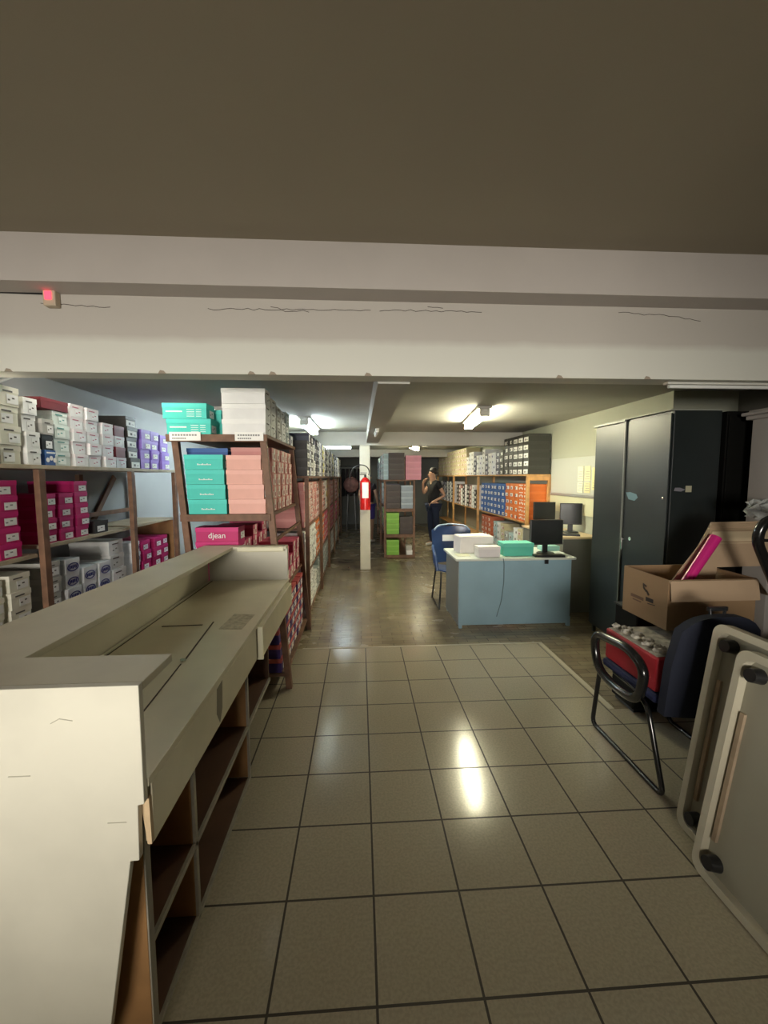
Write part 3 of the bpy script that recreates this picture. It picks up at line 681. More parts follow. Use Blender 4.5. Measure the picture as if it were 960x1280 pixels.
# paper tags on the leaning rack apron
for i, (x0, x1, lab) in enumerate(((-1.345, -1.13, 'white paper tag on the rack edge under the teal boxes'), (-.89, -.69, 'white paper tag on the rack edge under the white boxes'))):
    e = MB().box(x0, x1, 3.010, 3.0165, 1.875, 1.935).build('shelf_tag', WHITE); tag(e, lab, 'paper tag')
    q = MB()
    for k in range(9): q.box(x0+.02+k*(x1-x0-.04)/9, x0+.02+(k+.7)*(x1-x0-.04)/9, 3.0085, 3.0102, 1.908, 1.920)
    for k in range(7): q.box(x0+.02+k*.014, x0+.03+k*.014, 3.0085, 3.0102, 1.886, 1.896)
    q.build('tag_print', mat('grey_print', (.25, .25, .25), .7), e)

# ------------------------------------------------------------------ blue steel desk
DB = mat('pale_blue_steel', (.29, .44, .52), .42, noise=.10, scale=3); DT = mat('grey_white_desk_top', (.62, .66, .60), .4, noise=.06, scale=5)
DG = mat('desk_side_grey', (.20, .21, .20), .5)
e = empty('office_desk', (1.65, 4.5, 0), 'pale blue steel office desk with white top facing the tiled floor', 'desk')
def dk(mb, n, m, bev=.003, par=None):
    for v in mb.bm.verts: v.co -= Vector((1.65, 4.5, 0))
    return mb.build(n, m, par or e, bev=bev)
dk(MB().box(1.0, 2.30, 4.17, 4.83, .728, .755), 'desk_top', DT, .006)
dk(MB().box(1.04, 2.26, 4.195, 4.213, .03, .728), 'front_panel', DB)
dk(MB().box(1.03, 1.05, 4.213, 4.80, .03, .728), 'side_panel', DG); dk(MB().box(2.25, 2.27, 4.213, 4.80, .03, .728), 'side_panel', DG)
for x in (1.045, 2.235):
    for y in (4.20, 4.78): dk(MB().box(x, x+.035, y, y+.035, -.006, .10), 'leg', DB, .002)
dk(MB().box(1.85, 2.24, 4.30, 4.79, .35, .727), 'drawer_unit', DG)
dk(MB().tube([(1.50, 4.165, .757), (1.51, 4.158, .70), (1.52, 4.183, .5), (1.50, 4.186, .3), (1.45, 4.186, .12)], .004, 6, fillet=.05), 'loose_cable', mat('grey_cable', (.12, .18, .20), .6), 0)
dk(MB().box(1.95, 1.99, 4.158, 4.17, .69, .735), 'black_clip', BLACK)

PAPER = mat('white_paper_pinkish', (.72, .68, .68), .7, noise=.06, scale=10)
e = MB().box(-.20, .20, -.11, .11, 0, .185).build('paper_stack', PAPER, bev=.006); e.location = (1.30, 4.60, .756); e.rotation_euler = (0, 0, .12)
tag(e, 'tall stack of white paper forms at the desk back left', 'paper stack'); MB().box(-.19, .17, -.10, .10, .186, .193, Matrix.Rotation(.05, 4, 'Z')).build('loose_sheet', mat('white_sheet', (.8, .8, .74), .6), e)
e = MB().box(-.12, .12, -.07, .07, 0, .11).build('paper_box', PAPER, bev=.005); e.location = (1.37, 4.30, .756); e.rotation_euler = (0, 0, .06); tag(e, 'small white carton at the front of the desk', 'carton')
MB().box(-.121, .121, -.071, .071, .085, .112).build('lid', mat('pale_lid', (.78, .74, .72), .6), e)
e = MB().box(-.165, .165, -.10, .10, 0, .135).build('teal_shoe_box', mat('desk_teal', (.10, .50, .38), .5), bev=.003); e.location = (1.71, 4.38, .756); tag(e, 'teal open shoe box on the desk beside the monitor', 'shoe box')
MB().box(-.168, .168, -.103, .103, .100, .138).build('lid', mat('desk_teal_lid', (.14, .56, .44), .5), e)
e = MB().box(-.30, .30, -.1, .1, 0, .04).build('paper_pile', mat('cream_paper', (.70, .69, .55), .7, noise=.1, scale=15), bev=.003); e.location = (1.6, 4.68, .756); tag(e, 'low pile of cream papers behind the teal desk box', 'paper stack')
for v in e.data.vertices: v.co.x *= .45
e.location.x = 1.68
e = MB().box(-.10, .10, -.075, .075, 0, .055).build('small_carton', mat('pale_teal_card', (.22, .42, .38), .6), bev=.003); e.location = (2.20, 4.62, .756); tag(e, 'small pale teal carton at the right desk edge', 'carton')
e = MB().box(-.09, .09, -.08, .08, 0, .003).build('paper_sheet', mat('yellowish_sheet', (.66, .66, .48), .7)); e.location = (1.12, 4.38, .756); tag(e, 'loose cream sheet on the left desk corner', 'paper')
for v in e.data.vertices: v.co.x *= .8
def monitor(loc, rz, w_, h_, label, tilt=.08):
    e_ = empty('monitor', loc, label, 'monitor', rz=rz)
    MB().box(-w_/2, w_/2, -.02, .02, .10, .10+h_).build('screen_case', BLACK, e_, bev=.006)
    MB().box(-w_/2+.012, w_/2-.012, -.0225, -.0195, .115, .10+h_-.012).build('screen', mat('dark_screen', (.022, .024, .024), .25), e_)
    MB().box(-.03, .03, .01, .03, .01, .2).build('stand_neck', BLACK, e_, bev=.003)
    MB().cyl((0, .0, 0), (0, 0, .012), .10, .09, seg=24).build('stand_base', BLACK, e_, True)
    return e_
monitor((2.07, 4.41, .756), .05, .38, .28, 'black monitor standing on the blue desk')
e = MB().box(-.16, .16, -.05, .05, 0, .022).build('keyboard', BLACK, bev=.004); e.location = (2.02, 4.23, .756); e.rotation_euler = (0, 0, -.05); tag(e, 'black keyboard lying before the desk monitor', 'keyboard')
# computer bench by the right wall
TB = mat('light_bench_top', (.62, .48, .30), .5); GT = mat('grey_bench_side', (.13, .13, .11), .6, noise=.1, scale=3)
e = empty('computer_table', (2.6, 5.1, 0), 'low computer table between the blue desk and the right wall', 'table')
for nm, bb, mm in (('table_top', (2.36, 2.82, 4.60, 5.82, .88, .905), TB), ('side_panel', (2.38, 2.40, 4.62, 5.80, -.006, .88), GT), ('end_panel', (2.40, 2.80, 4.62, 4.64, -.006, .88), GT), ('end_panel', (2.40, 2.80, 5.78, 5.80, -.006, .88), GT)):
    q = MB().box(*bb)
    for v in q.bm.verts: v.co -= Vector((2.6, 5.1, 0))
    q.build(nm, mm, e, bev=.003)
monitor((2.60, 5.62, .906), -.12, .30, .25, 'farther black monitor beside the orange boxes')
monitor((2.67, 5.02, .906), -.35, .26, .27, 'black monitor nearer the dark cabinet, under the wall papers')
e = MB().box(-.13, .11, -.07, .07, 0, .02).build('keyboard', BLACK, bev=.004); e.location = (2.52, 4.75, .906); e.rotation_euler = (0, 0, -.4); tag(e, 'black keyboard on the computer table beside the cabinet', 'keyboard')
e = MB().box(-.06, .06, -.09, .09, 0, .035).build('telephone', mat('white_phone', (.7, .7, .62), .4), bev=.01); e.location = (2.47, 5.25, .906); tag(e, 'small white device between the two wall-side monitors', 'device')

# notice boards on right wall
e = MB().box(2.808, 2.829, 4.62, 5.88, 1.38, 1.86).build('notice_board', mat('grey_white_board', (.47, .48, .43), .5), bev=.003); tag(e, 'pale notice board on the right wall above the monitors', 'notice board')
MB().box(2.80, 2.828, 4.62, 5.88, 1.35, 1.378).build('board_ledge', mat('aluminium_strip', (.5, .5, .48), .4, .6), e)
for i, (y0, y1, z0, z1, cc) in enumerate(((5.0, 5.13, 1.56, 1.74, (.74, .72, .52)), (4.84, 4.97, 1.56, 1.74, (.74, .68, .40)), (5.0, 5.13, 1.41, 1.54, (.76, .74, .56)), (4.84, 4.97, 1.41, 1.54, (.70, .62, .35)), (4.68, 4.80, 1.45, 1.72, (.72, .64, .30)))):
    p = MB().box(2.802, 2.807, y0, y1, z0, z1).build('notice_paper', mat('notice_%d' % i, cc, .7)); tag(p, ['white notice, upper one farthest from the cabinet', 'cream notice, upper middle of the board', 'white notice, lower one farthest from the cabinet', 'yellowish notice, lower middle of the board', 'yellow notice nearest the dark cabinet'][i], 'paper notice')
    q = MB()
    for k in range(4): q.box(2.8005, 2.8025, y0+.015, y1-.015-.02*(k % 2), z0+.025+k*.028, z0+.031+k*.028)
    q.build('notice_print', mat('grey_print', (.25, .25, .25), .7), p)
e = MB().box(2.812, 2.829, 4.55, 5.9, 1.12, 1.345).build('wall_board', mat('cream_board', (.56, .55, .38), .6), bev=.002); tag(e, 'cream board on the wall directly under the notice board', 'board')
# ------------------------------------------------------------------ dark steel cabinets
ST = mat('dark_green_steel', (.017, .023, .024), .38, noise=.25, scale=2.5, bump=.03)
STD = mat('black_steel', (.004, .004, .0035), .7, spec=.15)
e = empty('steel_cabinet', (2.6, 3.56, 0), 'tall dark green steel cabinet with two doors facing the desk', 'cabinet')
def cb(mb, n, m, par=None, bev=.002):
    for v in mb.bm.verts: v.co -= Vector((2.6, 3.56, 0))
    return mb.build(n, m, par or e, bev=bev)
cb(MB().box(2.415, 2.80, 3.05, 4.08, .07, 2.12), 'carcass', ST, bev=.004)
d1 = cb(MB().box(2.40, 2.413, 3.065, 3.585, .09, 2.10), 'door', ST); d2 = cb(MB().box(2.40, 2.413, 3.60, 4.07, .09, 2.10), 'door', ST)
cb(MB().box(2.385, 2.40, 3.585, 3.60, .09, 2.105), 'door_strip', mat('worn_steel_strip', (.14, .15, .13), .4))
cb(MB().box(2.385, 2.81, 3.06, 4.09, 2.12, 2.128).box(2.384, 2.40, 3.6, 4.09, 2.105, 2.125), 'top_rim', mat('pale_steel_rim', (.34, .35, .31), .4))
h = cb(MB().box(2.372, 2.386, 3.548, 3.566, .95, 1.06, bev=.004).cyl((2.38, 3.557, 1.045), (2.401, 3.557, 1.045), .012), 'handle', CHROME, d1)
cb(MB().cyl((2.39, 3.47, 1.06), (2.401, 3.47, 1.06), .018), 'lock', CHROME, d1); cb(MB().cyl((2.39, 3.10, 1.44), (2.401, 3.10, 1.44), .010), 'lock', CHROME, d1)
cb(MB().prism([(3.40, 1.43), (3.44, 1.40), (3.52, 1.41), (3.56, 1.47), (3.50, 1.475), (3.42, 1.46)], 'x', 2.3985, 2.3999), 'blue_sticker', mat('torn_blue_sticker', (.12, .22, .27), .6), d1)
cb(MB().box(2.535, 2.585, 3.047, 3.0495, 1.49, 1.54), 'paper_sticker', mat('yellowed_sticker', (.42, .40, .28), .6)); cb(MB().prism([(2.44, 1.50), (2.50, 1.495), (2.535, 1.51), (2.49, 1.525), (2.45, 1.525)], 'y', 3.047, 3.0495), 'torn_sticker', mat('torn_grey_sticker', (.20, .19, .22), .6))
for x in (2.43, 2.75):
    for y in (3.08, 4.03): cb(MB().box(x, x+.03, y, y+.03, -.006, .07), 'foot', ST)
e = empty('steel_cabinet', (3.10, 3.30, 0), 'black cabinet in shadow between the green cabinet and the white pillar', 'cabinet')
MB().box(-.26, .26, -.25, .25, .05, 2.115).build('carcass', STD, e, bev=.004)
MB().box(-.25, -.003, -.262, -.251, .08, 2.09).build('door', STD, e, bev=.002); MB().box(.003, .25, -.262, -.251, .08, 2.09).build('door', STD, e, bev=.002)
MB().box(-.24, -.2, -.23, -.19, -.006, .05).box(.2, .24, -.23, -.19, -.006, .05).box(-.24, -.2, .19, .23, -.006, .05).box(.2, .24, .19, .23, -.006, .05).build('feet', STD, e)
# pillar at right edge
PM_ = mat('grey_white_moulding', (.42, .39, .37), .6)
e = empty('pillar', (3.02, 2.82, 0), 'greyish white pillar with moulded cap at the right edge', 'pillar')
MB().box(-.10, .14, -.10, .10, 0, 2.03).build('shaft', PM_, e, bev=.004)
MB().box(-.13, .17, -.13, .13, 2.03, 2.06).box(-.15, .19, -.15, .15, 2.06, 2.085).box(-.12, .16, -.12, .12, 2.085, 2.10).build('capital', PM_, e, bev=.008)
MB().box(-.107, -.1005, -.112, -.095, .9, 2.03).build('edge_bead', mat('white_bead', (.62, .58, .52), .5), e)
MB().tube([(-.05, -.06, 2.10), (-.055, -.06, 2.15), (-.02, -.06, 2.185), (.03, -.06, 2.18)], .018, fillet=.03).build('pipe_bend', PM_, e, True)

# ------------------------------------------------------------------ blue plastic office chair
NAVY = mat('navy_plastic', (.018, .04, .12), .3); TUBE = BLACKM
e = empty('plastic_chair', (1.19, 5.08, -.006), 'blue plastic armchair with white back label behind the desk', 'chair')
mb = MB(); N = 12
# curved back shell
def shell(fn, nu, nv, th):
    bmn = MB(); vs = [[[None]*(nv+1) for _ in range(nu+1)] for _ in range(2)]
    for s_ in range(2):
        for i in range(nu+1):
            for j in range(nv+1):
                p, n = fn(i/nu, j/nv); vs[s_][i][j] = bmn.bm.verts.new(Vector(p)+Vector(n)*(th*(s_-.5)))
    F = bmn.bm.faces.new
    for i in range(nu):
        for j in range(nv):
            F((vs[0][i][j], vs[0][i+1][j], vs[0][i+1][j+1], vs[0][i][j+1])); F((vs[1][i][j], vs[1][i][j+1], vs[1][i+1][j+1], vs[1][i+1][j]))
    for i in range(nu):
        F((vs[0][i][0], vs[1][i][0], vs[1][i+1][0], vs[0][i+1][0])); F((vs[0][i][nv], vs[0][i+1][nv], vs[1][i+1][nv], vs[1][i][nv]))
    for j in range(nv):
        F((vs[0][0][j], vs[0][0][j+1], vs[1][0][j+1], vs[1][0][j])); F((vs[0][nu][j], vs[1][nu][j], vs[1][nu][j+1], vs[0][nu][j+1]))
    return bmn
def backf(u, v):
    a = (u-.5)*1.5; z = .50+v*.47 - (abs(u-.5)*2)**4*.05*v
    return ((.24+.02*v)*math.sin(a)/math.sin(.75), .19+.05*v-.10*(1-math.cos(a))*2.2+.0, z), (math.sin(a)*.5, 1, 0)
shell(backf, 12, 6, .012).build('backrest', NAVY, e, True)
shell(lambda u, v: (((u-.5)*.46, -.22+v*.42, .45+.03*(abs(u-.5)*2)**2-.02*math.sin(v*3.1)), (0, 0, 1)), 8, 6, .014).build('seat', NAVY, e, True)
MB().box(-.115, .115, .178, .184, .78, .86).build('back_label', mat('white_sticker', (.75, .76, .76), .5), e)
MB().tube([(-.235, .13, .93), (-.18, .175, .985), (0, .235, 1.0), (.18, .175, .985), (.235, .13, .93)], .012, fillet=.06).build('top_rim', mat('pale_blue_rim', (.20, .26, .36), .3), e, True)
for s_ in (-1, 1):
    MB().tube([(s_*.245, .15, .72), (s_*.27, -.0, .70), (s_*.275, -.16, .66), (s_*.25, -.2, .47)], .02, fillet=.07).build('armrest', NAVY, e, True)
    MB().tube([(s_*.20, -.20, .455), (s_*.235, -.25, 0.0)], .011).build('leg', TUBE, e, True); MB().tube([(s_*.20, .16, .455), (s_*.235, .24, 0.0)], .011).build('leg', TUBE, e, True)
    MB().tube([(s_*.2345, -.25, .012), (s_*.2345, .24, .012)], .009).build('floor_runner', TUBE, e, True)

# ------------------------------------------------------------------ visitor chair on sled base with its load
SEATB = mat('blue_seat_fabric', (.012, .018, .075), .85, noise=.2, scale=60); NAVYF = mat('navy_black_fabric', (.008, .011, .025), .85)
e = empty('visitor_chair', (1.76, 2.15, 0), 'black sled-base visitor chair with blue seat carrying the red bag', 'chair')
def vc(mb, n, m, sm=True, bev=0):
    for v in mb.bm.verts: v.co -= Vector((1.76, 2.15, 0))
    return mb.build(n, m, e, sm, bev)
for x in (1.505, 2.02):
    i_ = 1 if x < 1.76 else -1
    vc(MB().tube([(x, 2.40, .42), (x, 2.46, .013), (x, 1.83, .013), (x+i_*.0, 1.97, .40), (x+i_*.06, 2.15, .405), (x+i_*.06, 2.35, .41)], .0135, fillet=.05), 'sled_leg', BLACKM)
    vc(MB().tube([(x-.01*i_, 2.42, .40), (x-.01*i_, 2.47, .62), (x-.01*i_, 2.13, .655), (x-.01*i_, 1.99, .60), (x-.01*i_, 2.03, .40), (x-.01*i_, 2.2, .375)], .026, closed=True, fillet=.10), 'armrest', BLACKM)
vc(MB().tube([(1.56, 2.1, .405), (1.96, 2.1, .405)], .011).tube([(1.56, 2.3, .41), (1.96, 2.3, .41)], .011), 'cross_tube', BLACKM)
vc(MB().box(1.535, 1.99, 1.96, 2.44, .418, .468), 'seat', SEATB, False, .02)
vc(shell(lambda u, v: ((1.76+(u-.5)*(.46-.14*max(0, v-.6)), 1.915-.05*v+.03*(1-(abs(u-.5)*2)**2)*-1, .40+v*.54-(abs(u-.5)*2)**3*.08*v), (0, 1, 0)), 10, 8, .05), 'backrest', NAVYF)
vc(MB().box(1.70, 1.80, 1.855, 1.868, .955, .975).tube([(1.72, 1.86, .90), (1.71, 1.86, .965), (1.79, 1.86, .965), (1.78, 1.86, .90)], .008), 'carry_loop', BLACK)
# red bag
REDC = mat('dull_red_card', (.42, .018, .030), .6, noise=.1, scale=6)
e = MB().box(-.21, .21, -.23, .22, 0, .19).build('red_box', REDC, bev=.012); e.location = (1.762, 2.215, .470); tag(e, 'red box on the visitor chair seat, filled with crumpled white packets', 'box')
q = MB(); rnd = random.Random(3)
q = MB().box(-.2, .2, -.215, .205, .191, .194).build('filling', mat('crumpled_white_paper', (.60, .56, .48), .7, noise=.5, scale=25), e)
for k in range(9):
    b_ = MB().sph((0, 0, 0), .030, (1.25, .72, .42), 8)
    for v in b_.bm.verts: v.co += v.normal*rnd.uniform(-.006, .006)+Vector((0, 0, rnd.uniform(-.004, .004)))
    o = b_.build('paper_packet', mat('crumpled_white_paper', (1, 1, 1))); o.location = (1.605+.035*(k % 2), 2.03+.047*k, .681); o.rotation_euler = (0, rnd.random()*.3, rnd.uniform(-.3, .3))
    tag(o, ('crumpled white packet on the red box, ' + ['nearest the camera', 'second nearest', 'third nearest', 'fourth nearest', 'middle of the row', 'fourth farthest', 'third farthest', 'second farthest', 'farthest away'][k]), 'packet', 'packets on the red box')
# cardboard carton
CARD = mat('brown_cardboard', (.30, .19, .10), .75, noise=.08, scale=5); CARDI = mat('cardboard_inside', (.16, .09, .045), .8); CARDL = mat('pale_cardboard', (.44, .31, .20), .7, noise=.08, scale=5)
e = empty('cardboard_box', (2.05, 2.42, .715), 'open brown cardboard carton above the red box with black stencil on side', 'cardboard box')
x0, x1, y0, y1, h = -.27, .27, -.2, .2, .30
e.scale = (1, 1, 1)
MB().box(x0, x0+.006, y0, y1, 0, h).box(x1-.006, x1, y0, y1, 0, h).box(x0+.006, x1-.006, y0, y0+.006, 0, h).box(x0+.006, x1-.006, y1-.006, y1, 0, h).box(x0+.006, x1-.006, y0+.006, y1-.006, 0, .006).build('carton_body', CARD, e)
MB().prism([(y0-.002, h-.002), (y0-.012, h-.004), (y0-.030, h-.12), (y0-.024, h-.122), (y0-.010, h-.02), (y0-.002, h-.012)], 'x', x0+.002, x1-.002).build('front_flap', CARDL, e)
MB().prism([(x1+.001, h), (x1+.008, h), (x1+.09, h-.10), (x1+.084, h-.105)], 'y', y0+.01, y1-.01).build('side_flap', CARDL, e)
ink = mat('black_stencil_ink', (.03, .02, .015), .7)
q = MB(); X = x0-.0006
q.tube([(X, -.02, .215), (X, .005, .225), (X, .0, .20), (X, -.02, .185), (X, -.03, .19)], .006, 6).tube([(X, -.03, .185), (X, -.045, .165)], .006, 6)
q.box(X-.0005, X+.0005, -.085, -.02, .125, .150).tube([(X, -.10, .118), (X, -.04, .112)], .003, 5)
q.build('stencil_mark', ink, e)
MB().box(X-.0005, X+.0003, .0, .12, .115, .135).box(X-.0005, X+.0003, .02, .10, .098, .106).build('stencil_text', mat('faded_brown_ink', (.13, .07, .04), .7), e)
# support behind the chair carrying the carton (dark stool-like stack)
e = empty('storage_crate', (2.12, 2.49, 0), 'dark crate standing behind the visitor chair under the cardboard carton', 'crate')
MB().box(-.28, .24, .06, .30, .03, .70).build('crate_body', STD, e, bev=.01); MB().box(-.29, .25, .055, .305, .70, .712).build('lid', BLACK, e, bev=.003); MB().box(-.26, .22, .08, .28, 0, .03).build('foot_frame', BLACK, e)
# pink roll and folded tan bags in the carton
PK = mat('glossy_magenta_roll', (.55, .02, .19), .28)
e = MB().cyl((1.91, 2.37, .80), (2.215, 2.40, 1.235), .027, .033, 20).build('magenta_roll', PK, smooth=True); tag(e, 'glossy magenta roll leaning out of the cardboard carton', 'roll')
e = empty('paper_bag_bundle', (2.33, 2.35, .95), 'bundle of folded tan paper bags standing in the cardboard carton', 'bags')
P0 = e.location
for k in range(5):
    q = MB(); yo = k*.010; dz = k*.013
    q.prism([(1.90+.01*k, .78), (2.27, .78), (2.29, 1.03), (2.72, 1.035), (2.68, 1.27+dz), (2.23+.01*k, 1.265+dz), (2.03+.02*k, 1.0)], 'y', 2.46+yo, 2.467+yo)
    for v in q.bm.verts: v.co -= P0
    q.build('folded_bag', CARDL if k % 2 == 0 else mat('tan_paper', (.40, .29, .18), .7), e)
q = MB().box(2.235, 2.68, 2.452, 2.459, 1.20, 1.262).box(2.235, 2.68, 2.452, 2.4595, 1.185, 1.19)
for v in q.bm.verts: v.co -= P0
q.build('folded_hem', mat('pale_hem', (.58, .46, .30), .7), e)
# black looped chair frame at right edge
e = empty('stacked_chair', (2.45, 2.05, 0), 'upturned black tubular chair frame at the right edge over paper bags', 'chair')
def sc_(mb, n, m, sm=True, bev=0):
    for v in mb.bm.verts: v.co -= Vector((2.45, 2.05, 0))
    return mb.build(n, m, e, sm, bev)
sc_(MB().tube([(2.60, 2.10, .50), (2.34, 2.08, .90), (2.13, 2.06, 1.27), (2.15, 2.05, 1.37), (2.30, 2.04, 1.41), (2.62, 2.04, 1.38)], .026, fillet=.07), 'frame_tube', BLACKM)
sc_(MB().tube([(2.12, 2.065, 1.27), (2.60, 2.06, 1.25)], .009), 'cross_tube', BLACKM)
for y in (1.85, 2.25):
    sc_(MB().tube([(2.60, y, .0), (2.62, y, .55)], .014), 'leg', BLACKM)
sc_(MB().box(2.42, 2.86, 1.83, 2.27, .50, .55), 'seat', NAVYF, False, .015)
sc_(MB().tube([(2.84, 1.85, .0), (2.82, 1.85, .52)], .014), 'leg', BLACKM); sc_(MB().tube([(2.84, 2.25, .0), (2.82, 2.25, .52)], .014), 'leg', BLACKM)
# clear plastic wrap on top
pm = mat('milky_plastic_film', (.55, .56, .54), .2, noise=.4, scale=30)
q = MB().sph((0, 0, 0), .10, (1.25, .8, .55), 20); rnd = random.Random(9)
for v in q.bm.verts: v.co += Vector((rnd.uniform(-.022, .022), rnd.uniform(-.02, .02), rnd.uniform(-.022, .022)))
e = q.build('plastic_wrap', pm, smooth=False); e.location = (2.60, 2.47, 1.40); tag(e, 'crumpled milky plastic wrap on top of the tan paper bags', 'plastic wrap')
q = MB().sph((0, 0, 0), .09, (1.5, .8, .45), 18)
for v in q.bm.verts: v.co += Vector((rnd.uniform(-.02, .02), rnd.uniform(-.02, .02), rnd.uniform(-.02, .02)))
# ------------------------------------------------------------------ two leaning white trolley trays
TRM = mat('cream_plastic_tray', (.52, .48, .37), .45, noise=.06, scale=4); TRF = mat('grey_tray_field', (.33, .31, .24), .5, noise=.08, scale=3); BR = mat('rusty_worn_rim', (.42, .32, .22), .6, noise=.3, scale=8)
def rrect(w_, h_, r, n=6):
    pts = []
    for cx, cz, a0 in ((w_-r, h_-r, 0), (r, h_-r, 90), (r, r, 180), (w_-r, r, 270)):
        for k in range(n+1):
            a = math.radians(a0+90*k/n); pts.append((cx+r*math.cos(a), cz+r*math.sin(a)))
    return pts
def tray(origin, label, w_=.95, h_=.98, lean=.105):
    e_ = empty('table_tray', origin, label, 'tray')
    # local: tray plane in y(-) z, face towards -x, leaning to +x
    R_ = Matrix.Rotation(lean, 4, 'Y'); 
    def tf(mb):
        for v in mb.bm.verts: v.co = R_ @ v.co
        return mb
    def Y(pts): return [(-a, b) for a, b in pts]
    tf(MB().prism(Y(rrect(w_, h_, .05)), 'x', 0, .012)).build('panel', TRF, e_)
    rim = MB(); o_ = rrect(w_, h_, .05); i_ = [( .03+(a/w_)*(w_-.06), .03+(b/h_)*(h_-.06)) for a, b in o_]
    n = len(o_)
    for k in range(n):
        k2 = (k+1) % n; rim.prism(Y([o_[k], o_[k2], i_[k2], i_[k]]), 'x', -.035, 0)
    tf(rim).build('raised_rim', TRM, e_)
    tf(MB().box(-.012, 0, -.060, -.042, .15, h_-.25)).build('worn_strip', BR, e_)
    for yy, zz in ((-.075, .075), (-.075, h_-.085), (-w_+.08, .075), (-w_+.08, h_-.085)):
        tf(MB().cyl((-.045, yy, zz), (0, yy, zz), .026, .03, 16)).build('corner_socket', BLACK, e_, True)
    return e_
tray((1.395, 1.495, .003), 'nearer cream tray panel with black corner sockets leaning at right edge', h_=.94, lean=.155)
tray((1.495, 1.70, .003), 'farther cream tray panel leaning behind the nearer one', h_=.965, lean=.135)

# ------------------------------------------------------------------ people
SKIN = mat('skin', (.46, .27, .18), .55); HAIR = mat('dark_hair', (.012, .009, .008), .6); TEE = mat('black_tshirt', (.012, .012, .013), .85); JEANS = mat('dark_blue_denim', (.015, .025, .06), .85)
def skin_mesh(name, verts, edges, radii, m, parent, root=0, sub=2):
    me = bpy.data.meshes.new(name); me.from_pydata([Vector(v) for v in verts], edges, []); me.materials.append(m)
    o = bpy.data.objects.new(name, me); COL.objects.link(o); o.parent = parent
    md = o.modifiers.new('skin', 'SKIN'); md.use_smooth_shade = True
    if not me.skin_vertices: me.skin_vertices.new()
    for i, r in enumerate(radii):
        me.skin_vertices[0].data[i].radius = r if isinstance(r, tuple) else (r, r)
        me.skin_vertices[0].data[i].use_root = (i == root)
    sb = o.modifiers.new('sub', 'SUBSURF'); sb.levels = sub; sb.render_levels = sub
    return o
def person(loc, rz, label, J, shirt, pants, sleeve=.5, shorts=False):
    """J: joints dict. Person faces local -y."""
    e_ = empty('person', loc, label, 'person', rz=rz)
    names = ['pel', 'waist', 'chest', 'neck', 'head', 'crown', 'shR', 'elR', 'wrR', 'haR', 'shL', 'elL', 'wrL', 'haL', 'hipR', 'knR', 'anR', 'toR', 'hipL', 'knL', 'anL', 'toL']
    R_ = dict(pel=(.125, .10), waist=(.115, .09), chest=(.14, .10), neck=(.052, .055), head=(.07, .08), crown=(.06, .07), hipR=.085, knR=.052, anR=.034, toR=.03)
    for s_ in 'RL': R_.update({'sh'+s_: .055, 'el'+s_: .037, 'wr'+s_: .025, 'ha'+s_: (.036, .018), 'hip'+s_: .085, 'kn'+s_: .052, 'an'+s_: .036, 'to'+s_: (.038, .024)})
    E_ = [('pel', 'waist'), ('waist', 'chest'), ('chest', 'neck'), ('neck', 'head'), ('head', 'crown')]
    for s_ in 'RL': E_ += [('chest', 'sh'+s_), ('sh'+s_, 'el'+s_), ('el'+s_, 'wr'+s_), ('wr'+s_, 'ha'+s_), ('pel', 'hip'+s_), ('hip'+s_, 'kn'+s_), ('kn'+s_, 'an'+s_), ('an'+s_, 'to'+s_)]
    ix = {n: i for i, n in enumerate(names)}
    skin_mesh('body', [J[n] for n in names], [(ix[a], ix[b]) for a, b in E_], [R_[n] for n in names], SKIN, e_)
    V = lambda n: Vector(J[n])
    # face and hair
    hd = V('head'); fdir = (V('nose')-hd).normalized() if 'nose' in J else Vector((0, -1, 0)); sd = fdir.cross(Vector((0, 0, 1))).normalized()
    MB().sph(hd+fdir*.085+Vector((0, 0, -.005)), .016, (1, 1, 1.3), 10).build('nose', SKIN, e_, True)
    q = MB(); [q.sph(hd+fdir*.072+sd*.03*s_+Vector((0, 0, .028)), .006, seg=8) for s_ in (-1, 1)]; q.build('eyes', INK, e_, True)
    MB().sph(hd+fdir*.075+Vector((0, 0, -.045)), .018, (1.0, 1.0, .35), 10).build('mouth', mat('lips', (.35, .12, .10), .5), e_, True)
    q = MB(); [q.sph(hd+sd*.078*s_, .020, (.5, 1, 1.4), 8) for s_ in (-1, 1)]; q.build('ears', SKIN, e_, True)
    MB().sph(hd-fdir*.040+Vector((0, 0, .060)), .092, (.92, 1.0, .95), 18).sph(hd-fdir*.10+Vector((0, 0, .03)), .045, seg=12).build('hair', HAIR, e_, True)
    # fingers, each its own chain
    for s_ in 'RL':
        w_ = V('wr'+s_); h_ = V('ha'+s_); d = (h_-w_).normalized(); sdv = d.cross(Vector((0, 0, 1)));
        if sdv.length < .2: sdv = Vector((0, 1, 0))
        sdv.normalize(); nv = d.cross(sdv)
        for k, ln in enumerate((.058, .068, .064, .05)):
            b = h_+sdv*(-.024+.016*k)
            skin_mesh('finger', [b-d*.02, b+d*ln*.5+nv*.004, b+d*ln*.85+nv*.022, b+d*ln+nv*.04], [(0, 1), (1, 2), (2, 3)], [.009, .0085, .008, .006], SKIN, e_, sub=1)
        b = (w_+h_)/2; skin_mesh('thumb', [b, b-sdv*.035+d*.02, b-sdv*.045+d*.05], [(0, 1), (1, 2)], [.011, .010, .007], SKIN, e_, sub=1)
    # shirt
    vs = [V('pel')+Vector((0, 0, -.06)), V('waist'), V('chest'), V('neck')*.35+V('chest')*.65+Vector((0, 0, .02))]; ed = [(0, 1), (1, 2), (2, 3)]; ra = [(.165, .135), (.150, .122), (.168, .125), (.08, .075)]
